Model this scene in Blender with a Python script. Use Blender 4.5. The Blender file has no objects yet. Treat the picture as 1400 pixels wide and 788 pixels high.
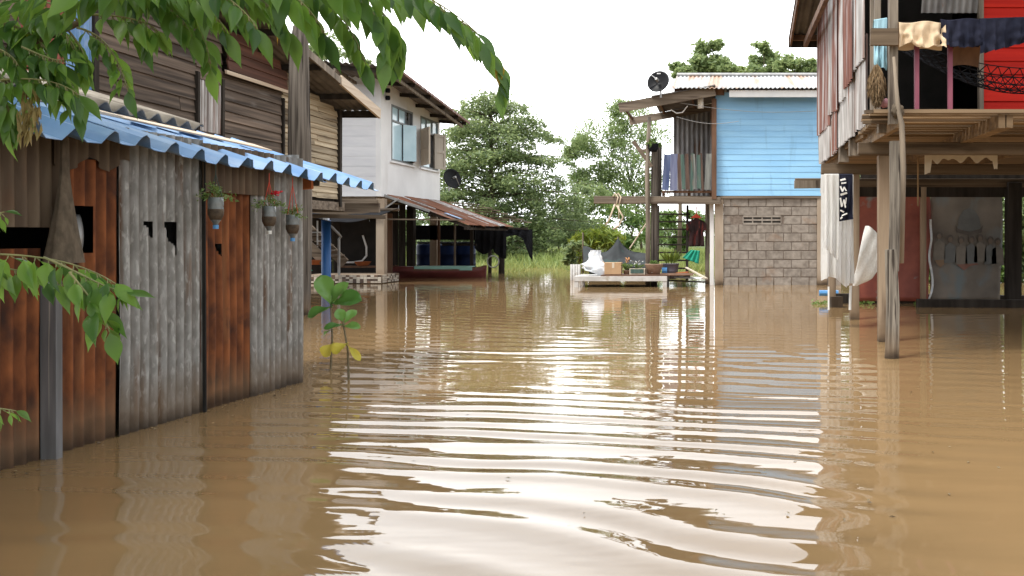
import bpy, math, random
import numpy as np
from mathutils import Vector, Matrix, noise

R = math.radians
random.seed(7)
rng = np.random.default_rng(7)
S = bpy.context.scene
COL = S.collection

# ------------------------------------------------------------------ camera, sky, sun, exposure
F, CU, CV, H = 1250.0, 985.0, 322.0, 1.13          # lens measured from the photograph (1400x788)
cam_d = bpy.data.cameras.new('camera')
cam = bpy.data.objects.new('camera', cam_d)
COL.objects.link(cam)
cam.location = (0, 0, H)
cam.rotation_euler = (R(90), 0, 0)
cam_d.sensor_width = 36
cam_d.sensor_fit = 'HORIZONTAL'
cam_d.lens = 36 * F / 1400
cam_d.shift_x = (700 - CU) / 1400
cam_d.shift_y = -(394 - CV) / 1400
cam_d.clip_start = 0.05
cam_d.clip_end = 2000
S.camera = cam
S.render.resolution_x, S.render.resolution_y = 1024, 576

SUN_EL, SUN_AZ = R(58), R(25)                        # azimuth from +Y towards +X
W = bpy.data.worlds.new('World')
S.world = W
W.use_nodes = True
nt = W.node_tree
nt.nodes.clear()
wo = nt.nodes.new('ShaderNodeOutputWorld')
bg = nt.nodes.new('ShaderNodeBackground')
sky = nt.nodes.new('ShaderNodeTexSky')
sky.sky_type = 'NISHITA'
sky.sun_disc = False
sky.sun_elevation = SUN_EL
sky.sun_rotation = SUN_AZ
sky.dust_density = 4
tc = nt.nodes.new('ShaderNodeTexCoord')
mp = nt.nodes.new('ShaderNodeMapping')
mp.inputs['Scale'].default_value = (1.2, 1.2, 3.0)
cl = nt.nodes.new('ShaderNodeTexNoise')
cl.inputs['Scale'].default_value = 1.6
cl.inputs['Detail'].default_value = 6
rp = nt.nodes.new('ShaderNodeValToRGB')              # bright overcast cloud cover
rp.color_ramp.elements[0].position = 0.3
rp.color_ramp.elements[0].color = (11.5, 12.0, 12.6, 1)
rp.color_ramp.elements[1].position = 0.7
rp.color_ramp.elements[1].color = (16.5, 16.5, 16.3, 1)
mx = nt.nodes.new('ShaderNodeMixRGB')
mx.inputs['Fac'].default_value = 0.9
L = nt.links.new
L(tc.outputs['Generated'], mp.inputs['Vector'])
L(mp.outputs['Vector'], cl.inputs['Vector'])
L(cl.outputs['Fac'], rp.inputs['Fac'])
L(sky.outputs['Color'], mx.inputs['Color1'])
L(rp.outputs['Color'], mx.inputs['Color2'])
# the cloud is thinner and brighter low over the lane
dp = nt.nodes.new('ShaderNodeVectorMath'); dp.operation = 'DOT_PRODUCT'
dp.inputs[1].default_value = Vector((-.12, .93, .36)).normalized()
gl = nt.nodes.new('ShaderNodeMapRange'); gl.interpolation_type = 'SMOOTHSTEP'
gl.inputs['From Min'].default_value = .72; gl.inputs['From Max'].default_value = 1.0
gl.inputs['To Min'].default_value = 1.0; gl.inputs['To Max'].default_value = 1.85
sc_ = nt.nodes.new('ShaderNodeVectorMath'); sc_.operation = 'SCALE'
L(tc.outputs['Generated'], dp.inputs[0]); L(dp.outputs['Value'], gl.inputs['Value'])
L(mx.outputs['Color'], sc_.inputs[0]); L(gl.outputs['Result'], sc_.inputs['Scale'])
L(sc_.outputs['Vector'], bg.inputs['Color'])
L(bg.outputs['Background'], wo.inputs['Surface'])
bg.inputs['Strength'].default_value = 0.1

sun_d = bpy.data.lights.new('sun', 'SUN')
sun_d.energy = 2.8
sun_d.angle = R(14)
sun_d.color = (1.0, 0.96, 0.88)
sun = bpy.data.objects.new('sun', sun_d)
COL.objects.link(sun)
d = Vector((math.sin(SUN_AZ) * math.cos(SUN_EL), math.cos(SUN_AZ) * math.cos(SUN_EL), math.sin(SUN_EL)))
# high veiled sun standing behind the photographer's left shoulder
d = Vector((-0.40, -0.34, 0.9)).normalized()
sky.sun_elevation = math.asin(d.z)
sky.sun_rotation = math.atan2(d.x, d.y)
sun.rotation_euler = d.to_track_quat('Z', 'Y').to_euler()

S.view_settings.view_transform = 'Standard'
S.view_settings.look = 'None'
S.view_settings.exposure = 0.45
S.view_settings.gamma = 1
S.view_settings.use_curve_mapping = False
S.render.engine = 'CYCLES'
S.cycles.max_bounces = 8
S.cycles.transparent_max_bounces = 8


# ------------------------------------------------------------------ helpers
def P(u, v, Y):
    return Vector(((u - CU) * Y / F, Y, H + (CV - v) * Y / F))

def X_(u, Y): return (u - CU) * Y / F
def Z_(v, Y): return H + (CV - v) * Y / F

WL = {}
def tag(o, label=None, cat=None, group=None, kind=None):
    if label: o['label'] = label
    if cat: o['category'] = cat
    if group: o['group'] = group
    if kind: o['kind'] = kind
    return o

def thing(name, loc, label, cat, group=None):
    o = bpy.data.objects.new(name, None)
    o.empty_display_size = 0.2
    COL.objects.link(o)
    o.location = loc
    WL[o.name] = Vector(loc)
    return tag(o, label, cat, group)

def link_mesh(name, me, mat, parent, base, smooth):
    o = bpy.data.objects.new(name, me)
    COL.objects.link(o)
    if mat: me.materials.append(mat)
    if parent is not None:
        o.parent = parent
        WL[o.name] = WL[parent.name]
    else:
        o.location = base if base is not None else (0, 0, 0)
        WL[o.name] = Vector(o.location)
    if smooth and len(me.polygons):
        me.polygons.foreach_set('use_smooth', [True] * len(me.polygons))
    return o

class MB:
    def __init__(s):
        s.v, s.f, s.parts = [], [], []
    def add(s, vs, fs):
        b = len(s.v)
        s.parts.append((b, len(s.f)))
        s.v.extend([tuple(p) for p in vs])
        s.f.extend([tuple(i + b for i in f) for f in fs])
        return s
    def box(s, x0, x1, y0, y1, z0, z1, j=0.0):
        vs = [Vector((x, y, z)) for z in (z0, z1) for y in (y0, y1) for x in (x0, x1)]
        if j:
            vs = [p + Vector((random.uniform(-j, j), random.uniform(-j, j), random.uniform(-j, j))) for p in vs]
        return s.add(vs, [(0, 2, 3, 1), (4, 5, 7, 6), (0, 1, 5, 4), (2, 6, 7, 3), (0, 4, 6, 2), (1, 3, 7, 5)])
    def bar(s, p, q, w, h, up=(0, 0, 1), j=0.0):
        p, q = Vector(p), Vector(q)
        a = (q - p).normalized()
        up = Vector(up)
        if abs(a.dot(up)) > 0.97: up = Vector((0, 1, 0))
        b = a.cross(up).normalized()
        c = b.cross(a).normalized()
        vs = []
        for e in (p, q):
            for (i, k) in ((-1, -1), (1, -1), (1, 1), (-1, 1)):
                vs.append(e + b * (i * w / 2) + c * (k * h / 2) + Vector([random.uniform(-j, j) for _ in range(3)]))
        return s.add(vs, [(0, 1, 2, 3), (7, 6, 5, 4), (0, 4, 5, 1), (1, 5, 6, 2), (2, 6, 7, 3), (3, 7, 4, 0)])
    def tube(s, pts, r, n=8, jit=0.0, cap=True, ridge=0.0):
        rg = [1 + random.uniform(-ridge, ridge) for _ in range(n)]
        pts = [Vector(p) for p in pts]
        rs = r if isinstance(r, (list, tuple)) else [r] * len(pts)
        vs, fs = [], []
        prev = None
        for i, p in enumerate(pts):
            t = (pts[min(i + 1, len(pts) - 1)] - pts[max(i - 1, 0)])
            if t.length < 1e-9: t = Vector((0, 0, 1))
            t.normalize()
            if prev is None:
                a = t.orthogonal().normalized()
            else:
                a = (prev - t * prev.dot(t))
                a = a.normalized() if a.length > 1e-6 else t.orthogonal().normalized()
            prev = a
            b = t.cross(a)
            for k in range(n):
                an = 2 * math.pi * k / n
                rr = rs[i] * (1 + random.uniform(-jit, jit)) * rg[k]
                vs.append(p + a * (math.cos(an) * rr) + b * (math.sin(an) * rr))
        m = len(pts)
        for i in range(m - 1):
            for k in range(n):
                k2 = (k + 1) % n
                fs.append((i * n + k, i * n + k2, (i + 1) * n + k2, (i + 1) * n + k))
        if cap:
            fs.append(tuple(range(n - 1, -1, -1)))
            fs.append(tuple((m - 1) * n + k for k in range(n)))
        return s.add(vs, fs)
    def lathe(s, c, prof, n=16, squash=1.0):
        """prof: (radius, z) from bottom to top around c"""
        c = Vector(c)
        vs, fs = [], []
        for (r, z) in prof:
            for k in range(n):
                a = 2 * math.pi * k / n
                vs.append(c + Vector((math.cos(a) * r, math.sin(a) * r * squash, z)))
        for i in range(len(prof) - 1):
            for k in range(n):
                k2 = (k + 1) % n
                fs.append((i * n + k, i * n + k2, (i + 1) * n + k2, (i + 1) * n + k))
        fs.append(tuple(range(n - 1, -1, -1)))
        fs.append(tuple((len(prof) - 1) * n + k for k in range(n)))
        return s.add(vs, fs)
    def grid(s, fn, nu, nv, skip=None):
        vs = [fn(i / nu, k / nv) for k in range(nv + 1) for i in range(nu + 1)]
        fs = []
        for k in range(nv):
            for i in range(nu):
                if skip and skip((i + .5) / nu, (k + .5) / nv): continue
                a = k * (nu + 1) + i
                fs.append((a, a + 1, a + nu + 2, a + nu + 1))
        return s.add(vs, fs)
    def poly(s, pts, depth):
        """flat outline with a real thickness (depth vector)"""
        pts = [Vector(p) for p in pts]
        d = Vector(depth)
        n = len(pts)
        fs = [tuple(range(n)), tuple(range(2 * n - 1, n - 1, -1))]
        for i in range(n):
            k = (i + 1) % n
            fs.append((i, i + n, k + n, k))
        return s.add(pts + [p + d for p in pts], fs)
    def build(s, name, mat, parent=None, base=None, smooth=False, bevel=0, solid=0):
        off = WL[parent.name] if parent is not None else Vector(base if base is not None else (0, 0, 0))
        me = bpy.data.meshes.new(name)
        me.from_pydata([(p[0] - off.x, p[1] - off.y, p[2] - off.z) for p in s.v], [], s.f)
        me.update()
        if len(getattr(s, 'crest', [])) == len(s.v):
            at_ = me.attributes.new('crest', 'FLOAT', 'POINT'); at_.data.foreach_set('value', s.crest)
        o = link_mesh(name, me, mat, parent, base, smooth)
        if solid:
            m = o.modifiers.new('solid', 'SOLIDIFY'); m.thickness = solid; m.offset = 0
        if bevel:
            m = o.modifiers.new('bevel', 'BEVEL'); m.width = bevel; m.segments = 2; m.limit_method = 'ANGLE'
        return o

def each(mb, name, mat, parent, **kw):
    """every piece gathered in the builder becomes a part of its own"""
    st_ = mb.parts + [(len(mb.v), len(mb.f))]
    for (v0, f0), (v1, f1) in zip(st_[:-1], st_[1:]):
        m = MB(); m.add(mb.v[v0:v1], [tuple(i - v0 for i in f) for f in mb.f[f0:f1]])
        o = m.build(name, mat, parent, **kw)
    return o

def np_mesh(name, V, Fq, mat, parent=None, base=None, smooth=False):
    off = np.array(WL[parent.name] if parent is not None else (base if base is not None else (0, 0, 0)))
    V = np.asarray(V, dtype=np.float64) - off
    me = bpy.data.meshes.new(name)
    k = Fq.shape[1]
    me.vertices.add(len(V)); me.vertices.foreach_set('co', V.astype(np.float32).ravel())
    me.loops.add(Fq.size); me.loops.foreach_set('vertex_index', Fq.astype(np.int32).ravel())
    me.polygons.add(len(Fq))
    me.polygons.foreach_set('loop_start', (np.arange(len(Fq)) * k).astype(np.int32))
    me.polygons.foreach_set('loop_total', np.full(len(Fq), k, dtype=np.int32))
    me.update(calc_edges=True)
    return link_mesh(name, me, mat, parent, base, smooth)

def dup(o, loc=None, parent=None):
    c = o.copy(); COL.objects.link(c)
    if parent is not None: c.parent = parent
    if loc is not None: c.location = loc
    WL[c.name] = Vector(c.location) if parent is None else WL[parent.name]
    for ch in list(o.children): dup(ch, None, c)
    return c

def corr(mb, o, U, V, w, l, pitch, amp, prof='sine', nv=10, sag=0.0, jit=0.0, skip=None, phase=0.0, edge=None):
    """corrugated sheet: o corner, U across the waves, V along them; skip in metres (s,t)"""
    o, U, V = Vector(o), Vector(U).normalized(), Vector(V).normalized()
    N = U.cross(V)
    per = 8
    nu = max(4, int(round(w / pitch * per)))
    def hgt(s):
        x = ((s + phase) / pitch) % 1.0
        if prof == 'sine': return amp * math.cos(2 * math.pi * x)
        y = abs(x * 2 - 1)
        q_ = max(-1, min(1, (y - .66) * 4.2)); return amp * (q_ * 1.5 - .5 * q_ ** 3)
    sd = random.uniform(0, 99)
    def fn(a, b):
        s, t = a * w, b * l
        n = noise.noise(Vector((s * 1.3 + sd, t * 1.1, sd))) * jit
        ee = edge(s) * (1 - b) if edge else 0
        return o + U * s + V * (t + ee) + N * (hgt(s) + n) - Vector((0, 0, sag * math.sin(math.pi * a)))
    sk = (lambda a, b: skip(a * w, b * l)) if skip else None
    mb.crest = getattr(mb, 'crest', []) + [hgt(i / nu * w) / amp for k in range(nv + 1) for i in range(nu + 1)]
    return mb.grid(fn, nu, nv, sk)


# ------------------------------------------------------------------ materials
MATS = {}
def nodes(name):
    m = bpy.data.materials.new(name)
    m.use_nodes = True
    t = m.node_tree
    b = t.nodes['Principled BSDF']
    MATS[name] = m
    return m, t, b

def surf(name, c1, c2, scale=(6, 6, 6), ns=1.0, detail=6, lo=.35, hi=.65, spot=None, spot_scale=(5, 5, 5), spot_lo=.55, spot_hi=.68,
         spot2=None, spot2_scale=(2, 2, 2), spot2_lo=.55, spot2_hi=.7, rough=.75, metal=0, bump=.25, island=.0, crest=None, wet=False, bdist=.01, spec=.4):
    m, t, b = nodes(name)
    tc = t.nodes.new('ShaderNodeTexCoord')
    def nz(sc, det=6, dist=0):
        mp = t.nodes.new('ShaderNodeMapping'); mp.inputs['Scale'].default_value = sc
        n = t.nodes.new('ShaderNodeTexNoise'); n.inputs['Scale'].default_value = 1; n.inputs['Detail'].default_value = det
        n.inputs['Distortion'].default_value = dist
        t.links.new(tc.outputs['Object'], mp.inputs['Vector']); t.links.new(mp.outputs['Vector'], n.inputs['Vector'])
        return n, mp
    def ramp(src, p0, p1, a, c):
        r = t.nodes.new('ShaderNodeValToRGB')
        r.color_ramp.elements[0].position = p0; r.color_ramp.elements[1].position = p1
        r.color_ramp.elements[0].color = (*a, 1); r.color_ramp.elements[1].color = (*c, 1)
        t.links.new(src, r.inputs['Fac']); return r
    n1, mp1 = nz(tuple(s * ns for s in scale), detail)
    col = ramp(n1.outputs['Fac'], lo, hi, c1, c2).outputs['Color']
    if island:
        g = t.nodes.new('ShaderNodeNewGeometry')
        mr = t.nodes.new('ShaderNodeMapRange')
        mr.inputs['To Min'].default_value = 1 - island; mr.inputs['To Max'].default_value = 1 + island
        t.links.new(g.outputs['Random Per Island'], mr.inputs['Value'])
        hs = t.nodes.new('ShaderNodeHueSaturation')
        t.links.new(mr.outputs['Result'], hs.inputs['Value']); t.links.new(col, hs.inputs['Color'])
        col = hs.outputs['Color']
        add = t.nodes.new('ShaderNodeVectorMath'); add.operation = 'MULTIPLY_ADD'
        add.inputs[1].default_value = (37, 23, 41)
        cb = t.nodes.new('ShaderNodeCombineXYZ')
        for i in range(3): t.links.new(g.outputs['Random Per Island'], cb.inputs[i])
        t.links.new(cb.outputs['Vector'], add.inputs[0]); t.links.new(tc.outputs['Object'], add.inputs[2])
        t.links.new(add.outputs['Vector'], mp1.inputs['Vector'])
    for sp, sc, a, c in ((spot, spot_scale, spot_lo, spot_hi), (spot2, spot2_scale, spot2_lo, spot2_hi)):
        if sp is None: continue
        n2, _ = nz(sc, 5, .3)
        f = ramp(n2.outputs['Fac'], a, c, (0, 0, 0), (1, 1, 1))
        mx = t.nodes.new('ShaderNodeMixRGB'); mx.inputs['Color2'].default_value = (*sp, 1)
        t.links.new(f.outputs['Color'], mx.inputs['Fac']); t.links.new(col, mx.inputs['Color1'])
        col = mx.outputs['Color']
    if crest:   # valley shade and ridge highlights painted into the sheet colour
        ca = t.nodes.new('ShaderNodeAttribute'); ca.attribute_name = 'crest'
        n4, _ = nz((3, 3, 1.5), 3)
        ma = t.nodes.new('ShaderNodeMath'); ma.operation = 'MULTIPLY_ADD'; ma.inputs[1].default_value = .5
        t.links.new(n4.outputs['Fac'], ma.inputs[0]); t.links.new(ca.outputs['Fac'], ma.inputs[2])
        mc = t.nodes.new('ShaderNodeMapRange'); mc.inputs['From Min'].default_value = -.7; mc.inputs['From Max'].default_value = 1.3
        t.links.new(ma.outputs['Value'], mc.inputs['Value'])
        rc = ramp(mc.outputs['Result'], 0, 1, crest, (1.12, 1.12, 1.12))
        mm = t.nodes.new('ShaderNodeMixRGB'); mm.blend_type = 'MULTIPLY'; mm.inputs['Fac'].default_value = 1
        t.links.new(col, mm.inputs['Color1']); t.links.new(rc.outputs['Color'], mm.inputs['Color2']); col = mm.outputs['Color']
    if wet:     # damp tide mark left by the flood water
        sx = t.nodes.new('ShaderNodeSeparateXYZ'); t.links.new(tc.outputs['Object'], sx.inputs['Vector'])
        n3, _ = nz((4, 4, 4), 4)
        ad = t.nodes.new('ShaderNodeMath'); ad.operation = 'MULTIPLY_ADD'; ad.inputs[1].default_value = -.22
        t.links.new(n3.outputs['Fac'], ad.inputs[0]); t.links.new(sx.outputs['Z'], ad.inputs[2])
        f = ramp(ad.outputs['Value'], 0.0, 0.035, (.28, .26, .24), (1, 1, 1))
        f.color_ramp.elements[0].position = .0
        mr = t.nodes.new('ShaderNodeMapRange'); mr.inputs['From Min'].default_value = -.11; mr.inputs['From Max'].default_value = .0
        t.links.new(ad.outputs['Value'], mr.inputs['Value']); t.links.new(mr.outputs['Result'], f.inputs['Fac'])
        f.color_ramp.elements[1].position = 1.0
        mr2 = t.nodes.new('ShaderNodeMapRange'); mr2.inputs['From Min'].default_value = -.06; mr2.inputs['From Max'].default_value = .22
        mr2.inputs['To Min'].default_value = .75; mr2.inputs['To Max'].default_value = 0
        t.links.new(ad.outputs['Value'], mr2.inputs['Value'])
        md = t.nodes.new('ShaderNodeMixRGB'); md.inputs['Color2'].default_value = (.16, .105, .06, 1)
        t.links.new(mr2.outputs['Result'], md.inputs['Fac']); t.links.new(col, md.inputs['Color1']); col = md.outputs['Color']
        mx = t.nodes.new('ShaderNodeMixRGB'); mx.blend_type = 'MULTIPLY'; mx.inputs['Fac'].default_value = 1
        t.links.new(col, mx.inputs['Color1']); t.links.new(f.outputs['Color'], mx.inputs['Color2'])
        col = mx.outputs['Color']
    t.links.new(col, b.inputs['Base Color'])
    b.inputs['Roughness'].default_value = rough
    b.inputs['Metallic'].default_value = metal
    b.inputs['Specular IOR Level'].default_value = spec
    if bump:
        bp = t.nodes.new('ShaderNodeBump'); bp.inputs['Strength'].default_value = bump; bp.inputs['Distance'].default_value = bdist
        t.links.new(n1.outputs['Fac'], bp.inputs['Height']); t.links.new(bp.outputs['Normal'], b.inputs['Normal'])
    return m

def leafmat(name, c1, c2, trans=.35, rough=.4, yellow=None, spec=.5):
    m, t, b = nodes(name)
    g = t.nodes.new('ShaderNodeNewGeometry')
    r = t.nodes.new('ShaderNodeValToRGB')
    r.color_ramp.elements[0].color = (*c1, 1); r.color_ramp.elements[1].color = (*c2, 1)
    if yellow:
        e = r.color_ramp.elements.new(.994); e.color = (*c2, 1)
        r.color_ramp.elements[-1].position = .998; r.color_ramp.elements[-1].color = (*yellow, 1)
    t.links.new(g.outputs['Random Per Island'], r.inputs['Fac'])
    tl = t.nodes.new('ShaderNodeBsdfTranslucent')
    hs = t.nodes.new('ShaderNodeHueSaturation'); hs.inputs['Hue'].default_value = .47 if c1[0] < .7 else .5; hs.inputs['Value'].default_value = 1.8 if c1[0] < .7 else 1.0
    t.links.new(r.outputs['Color'], hs.inputs['Color']); t.links.new(hs.outputs['Color'], tl.inputs['Color'])
    mx = t.nodes.new('ShaderNodeMixShader'); mx.inputs['Fac'].default_value = trans
    t.links.new(r.outputs['Color'], b.inputs['Base Color'])
    b.inputs['Roughness'].default_value = rough
    b.inputs['Specular IOR Level'].default_value = spec
    t.links.new(b.outputs['BSDF'], mx.inputs[1]); t.links.new(tl.outputs['BSDF'], mx.inputs[2])
    t.links.new(mx.outputs['Shader'], t.nodes['Material Output'].inputs['Surface'])
    return m

VS, YG, XG = (14, 14, .7), (10, .5, 16), (.5, 10, 16)       # grain running along Z, Y, X
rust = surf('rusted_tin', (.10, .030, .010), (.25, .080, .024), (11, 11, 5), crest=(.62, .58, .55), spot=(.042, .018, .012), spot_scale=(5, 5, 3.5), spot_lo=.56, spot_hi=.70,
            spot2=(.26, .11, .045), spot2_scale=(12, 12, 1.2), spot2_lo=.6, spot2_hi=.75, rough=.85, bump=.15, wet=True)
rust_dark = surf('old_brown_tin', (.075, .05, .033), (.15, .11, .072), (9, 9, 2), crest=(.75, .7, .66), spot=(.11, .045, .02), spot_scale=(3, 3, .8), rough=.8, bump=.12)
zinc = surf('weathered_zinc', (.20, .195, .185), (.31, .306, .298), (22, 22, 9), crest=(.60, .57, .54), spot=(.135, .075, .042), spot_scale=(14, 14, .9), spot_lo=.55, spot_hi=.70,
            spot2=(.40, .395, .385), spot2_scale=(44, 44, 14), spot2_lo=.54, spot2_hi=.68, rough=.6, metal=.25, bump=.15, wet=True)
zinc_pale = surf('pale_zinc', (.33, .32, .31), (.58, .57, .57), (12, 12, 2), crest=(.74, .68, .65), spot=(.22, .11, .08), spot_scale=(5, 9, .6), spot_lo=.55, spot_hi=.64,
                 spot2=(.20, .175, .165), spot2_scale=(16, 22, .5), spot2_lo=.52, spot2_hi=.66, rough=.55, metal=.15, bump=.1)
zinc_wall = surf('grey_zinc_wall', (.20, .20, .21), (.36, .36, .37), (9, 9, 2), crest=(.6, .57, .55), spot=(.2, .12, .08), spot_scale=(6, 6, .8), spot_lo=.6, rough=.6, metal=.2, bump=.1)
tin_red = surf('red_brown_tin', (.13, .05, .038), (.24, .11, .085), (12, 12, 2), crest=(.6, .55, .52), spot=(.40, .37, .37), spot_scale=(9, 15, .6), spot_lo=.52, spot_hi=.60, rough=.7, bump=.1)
tin_redpaint = surf('red_painted_tin', (.20, .045, .03), (.27, .07, .045), VS, rough=.6, bump=.1)
roof_blue = surf('blue_coated_sheet', (.10, .225, .45), (.20, .345, .60), (2, 2, 2), spot=(.34, .45, .62), spot_scale=(2, 9, 4), spot_lo=.50, spot_hi=.80,
                 spot2=(.09, .12, .16), spot2_scale=(30, 30, 30), spot2_lo=.7, spot2_hi=.78, rough=.38, bump=.08)
roof_tin = surf('galvanised_roof', (.34, .35, .37), (.48, .49, .50), (12, 1, 1), spot=(.36, .22, .14), spot_scale=(5, .35, .35), spot_lo=.49, spot_hi=.62, rough=.5, metal=.2, bump=.06)
roof_rust = surf('rusty_lean_to_sheet', (.13, .05, .026), (.24, .095, .050), (1.2, 14, 1.2), spot=(.20, .17, .15), spot_scale=(2, 2, 2), spot_lo=.56, spot_hi=.7, rough=.85, bump=.1)
roof_fibre = surf('fibre_cement_sheet', (.16, .135, .105), (.30, .265, .22), (7, 7, 7), spot=(.14, .12, .10), spot_scale=(9, 9, 9), rough=.9, bump=.3)
roof_under = surf('dark_roof_sheet', (.10, .09, .085), (.18, .165, .155), (3, 3, 3), rough=.8, bump=.1)
wood_dark_y = surf('dark_weathered_boards', (.045, .031, .023), (.18, .132, .10), YG, island=.35, rough=.85, bump=.6,
                   spot=(.21, .19, .17), spot_scale=(5, .6, 5), spot_lo=.60, spot_hi=.80)
wood_pale_y = surf('pale_weathered_boards', (.26, .20, .13), (.50, .42, .30), YG, island=.3, rough=.85, bump=.6, spot=(.10, .075, .05), spot_scale=(6, .8, 7), spot_lo=.56, spot_hi=.7)
wood_red_y = surf('reddish_boards', (.065, .026, .016), (.13, .055, .035), YG, island=.25, rough=.8, bump=.4)
wood_grey = surf('grey_timber', (.13, .105, .08), (.27, .225, .18), (16, 16, 1.2), island=.2, rough=.85, bump=.7, spot=(.055, .04, .03), spot_scale=(12, 12, .7), spot_lo=.56, spot_hi=.7, wet=True)
wood_grey_x = surf('grey_timber_beam', (.105, .08, .058), (.225, .178, .135), XG, island=.2, rough=.85, bump=.6, spot=(.06, .04, .03), spot_scale=(.8, 9, 12), spot_lo=.56, spot_hi=.7)
wood_post = surf('square_timber_post', (.21, .15, .10), (.33, .25, .175), (13, 13, .8), rough=.8, bump=.4, spot=(.13, .09, .06), spot_scale=(9, 9, .6), wet=True)
wood_floor = surf('warm_floor_slats', (.14, .09, .05), (.26, .175, .098), XG, island=.35, rough=.75, bump=.3)
wood_brown = surf('brown_timber', (.10, .05, .028), (.18, .095, .055), (9, 9, .8), rough=.75, bump=.3)
wood_black = surf('blackened_timber', (.022, .018, .015), (.05, .042, .036), (8, 8, 1), island=.2, rough=.85, spec=.12, bump=.3)
wood_old = surf('old_cracked_post', (.055, .045, .037), (.19, .165, .14), (26, 26, .8), rough=.9, bump=1.0, bdist=.02, spot=(.028, .022, .018), spot_scale=(30, 30, .5), spot_lo=.55, spot_hi=.62, wet=True)
wood_log = surf('bleached_log', (.10, .085, .07), (.30, .265, .22), (30, 30, 1.2), rough=.9, bump=1.0, bdist=.01, spot=(.045, .035, .028), spot_scale=(34, 34, 1.6), spot_lo=.56, spot_hi=.63, wet=True)
brown_beam = surf('brown_floor_beam', (.085, .058, .036), (.185, .135, .09), XG, island=.2, rough=.85, bump=.5, spot=(.05, .034, .022), spot_scale=(.8, 9, 12), spot_lo=.56, spot_hi=.7)
white_wall = surf('white_render', (.70, .70, .71), (.80, .80, .81), (1.2, 1.2, 1.2), spot=(.62, .61, .60), spot_scale=(5, 2, .7), spot_lo=.6, spot_hi=.85, rough=.8, bump=.08)
white_board = surf('white_board_wall', (.68, .69, .73), (.76, .77, .80), (2, 2, 12), rough=.7, bump=.08)
blue_board = surf('sky_blue_paint', (.25, .51, .79), (.30, .575, .84), (1.2, 3, 5), spot=(.17, .34, .54), spot_scale=(5, 2, .9), spot_lo=.58, spot_hi=.85, rough=.55, bump=.05, island=.03)
block = surf('concrete_block', (.20, .172, .148), (.31, .275, .24), (9, 9, 9), island=.10, rough=.92, bump=.35, spot=(.24, .16, .11), spot_scale=(3, 3, 3), spot_lo=.60, spot_hi=.8)
mortar = surf('mortar', (.15, .12, .10), (.22, .18, .15), (20, 20, 20), rough=.95, bump=.3, wet=True)
conc = surf('concrete_column', (.30, .235, .175), (.40, .33, .26), (5, 5, 1.2), rough=.9, bump=.2, wet=True)
red_board = surf('bright_red_paint', (.46, .016, .010), (.60, .026, .014), XG, rough=.65, bump=.15, island=.10, spec=.15)
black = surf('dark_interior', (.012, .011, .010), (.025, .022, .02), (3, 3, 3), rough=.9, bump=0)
metal_grey = surf('grey_metal', (.28, .28, .28), (.40, .40, .40), (6, 6, 6), rough=.45, metal=.5, bump=0)
metal_strip = surf('flashing_strip', (.12, .12, .125), (.2, .2, .21), (20, 20, 2), rough=.55, metal=.3, bump=.1, spot=(.5, .46, .4), spot_scale=(40, 3, .6), spot_lo=.62, spot_hi=.7)
batten = surf('pale_batten', (.48, .37, .27), (.62, .52, .41), YG, rough=.8, bump=.3)
white_plastic = surf('white_plastic', (.74, .75, .76), (.82, .82, .82), (4, 4, 4), rough=.35, bump=0)
dish_m = surf('black_dish', (.008, .0085, .010), (.013, .0135, .016), (5, 5, 5), rough=.4, spec=.12, bump=0)
post_blue = surf('blue_pipe', (.03, .12, .36), (.05, .17, .45), (3, 3, 1), rough=.4, bump=.05)
bench_m = surf('grey_white_bench', (.44, .43, .42), (.58, .57, .56), (5, 5, 5), rough=.6, bump=.1, spot=(.34, .29, .23), spot_scale=(6, 6, 6), spot_lo=.56, spot_hi=.75)
orange_m = surf('orange_board', (.36, .10, .035), (.48, .15, .05), (6, 6, 6), rough=.7, bump=.1)
glass_blue = surf('frosted_blue_glass', (.40, .58, .66), (.50, .68, .76), (3, 3, 3), rough=.12, bump=0, spec=.6)
frame_m = surf('grey_window_frame', (.16, .17, .18), (.2, .21, .22), (5, 5, 5), rough=.5, bump=0)
cream = surf('cream_shutter', (.55, .48, .38), (.64, .57, .46), (8, 8, 1), rough=.6, bump=.08)
cream_d = surf('taupe_shutter', (.34, .30, .25), (.42, .37, .31), (8, 8, 1), rough=.6, bump=.08)
net_black = surf('black_shade_net', (.007, .0075, .010), (.015, .016, .020), (40, 40, 40), rough=.8, spec=.12, bump=.2)
net_tent = surf('faded_shade_net', (.013, .016, .018), (.026, .031, .034), (3, 3, 3), spot=(.015, .055, .048), spot_scale=(2, 2, 2), spot_lo=.55, spot_hi=.7, rough=.8, bump=.1)
hull_m = surf('maroon_hull', (.10, .022, .02), (.15, .034, .03), (2, 6, 6), rough=.55, bump=.1)
teal_m = surf('mint_paint', (.22, .42, .36), (.27, .48, .42), (2, 6, 6), rough=.5, bump=.05)
drum_m = surf('blue_drum', (.004, .011, .042), (.007, .018, .062), (3, 3, 3), rough=.4, spec=.12, bump=0)
tile_m, t_, b_ = nodes('mosaic_tile_mix')
g__ = t_.nodes.new('ShaderNodeNewGeometry'); r__ = t_.nodes.new('ShaderNodeValToRGB'); r__.color_ramp.interpolation = 'CONSTANT'
r__.color_ramp.elements[0].color = (.66, .61, .53, 1); r__.color_ramp.elements[1].color = (.09, .06, .045, 1); r__.color_ramp.elements[1].position = .66
e__ = r__.color_ramp.elements.new(.3); e__.color = (.52, .47, .40, 1)
e__ = r__.color_ramp.elements.new(.85); e__.color = (.20, .13, .09, 1)
t_.links.new(g__.outputs['Random Per Island'], r__.inputs['Fac']); t_.links.new(r__.outputs['Color'], b_.inputs['Base Color']); b_.inputs['Roughness'].default_value = .3
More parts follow.
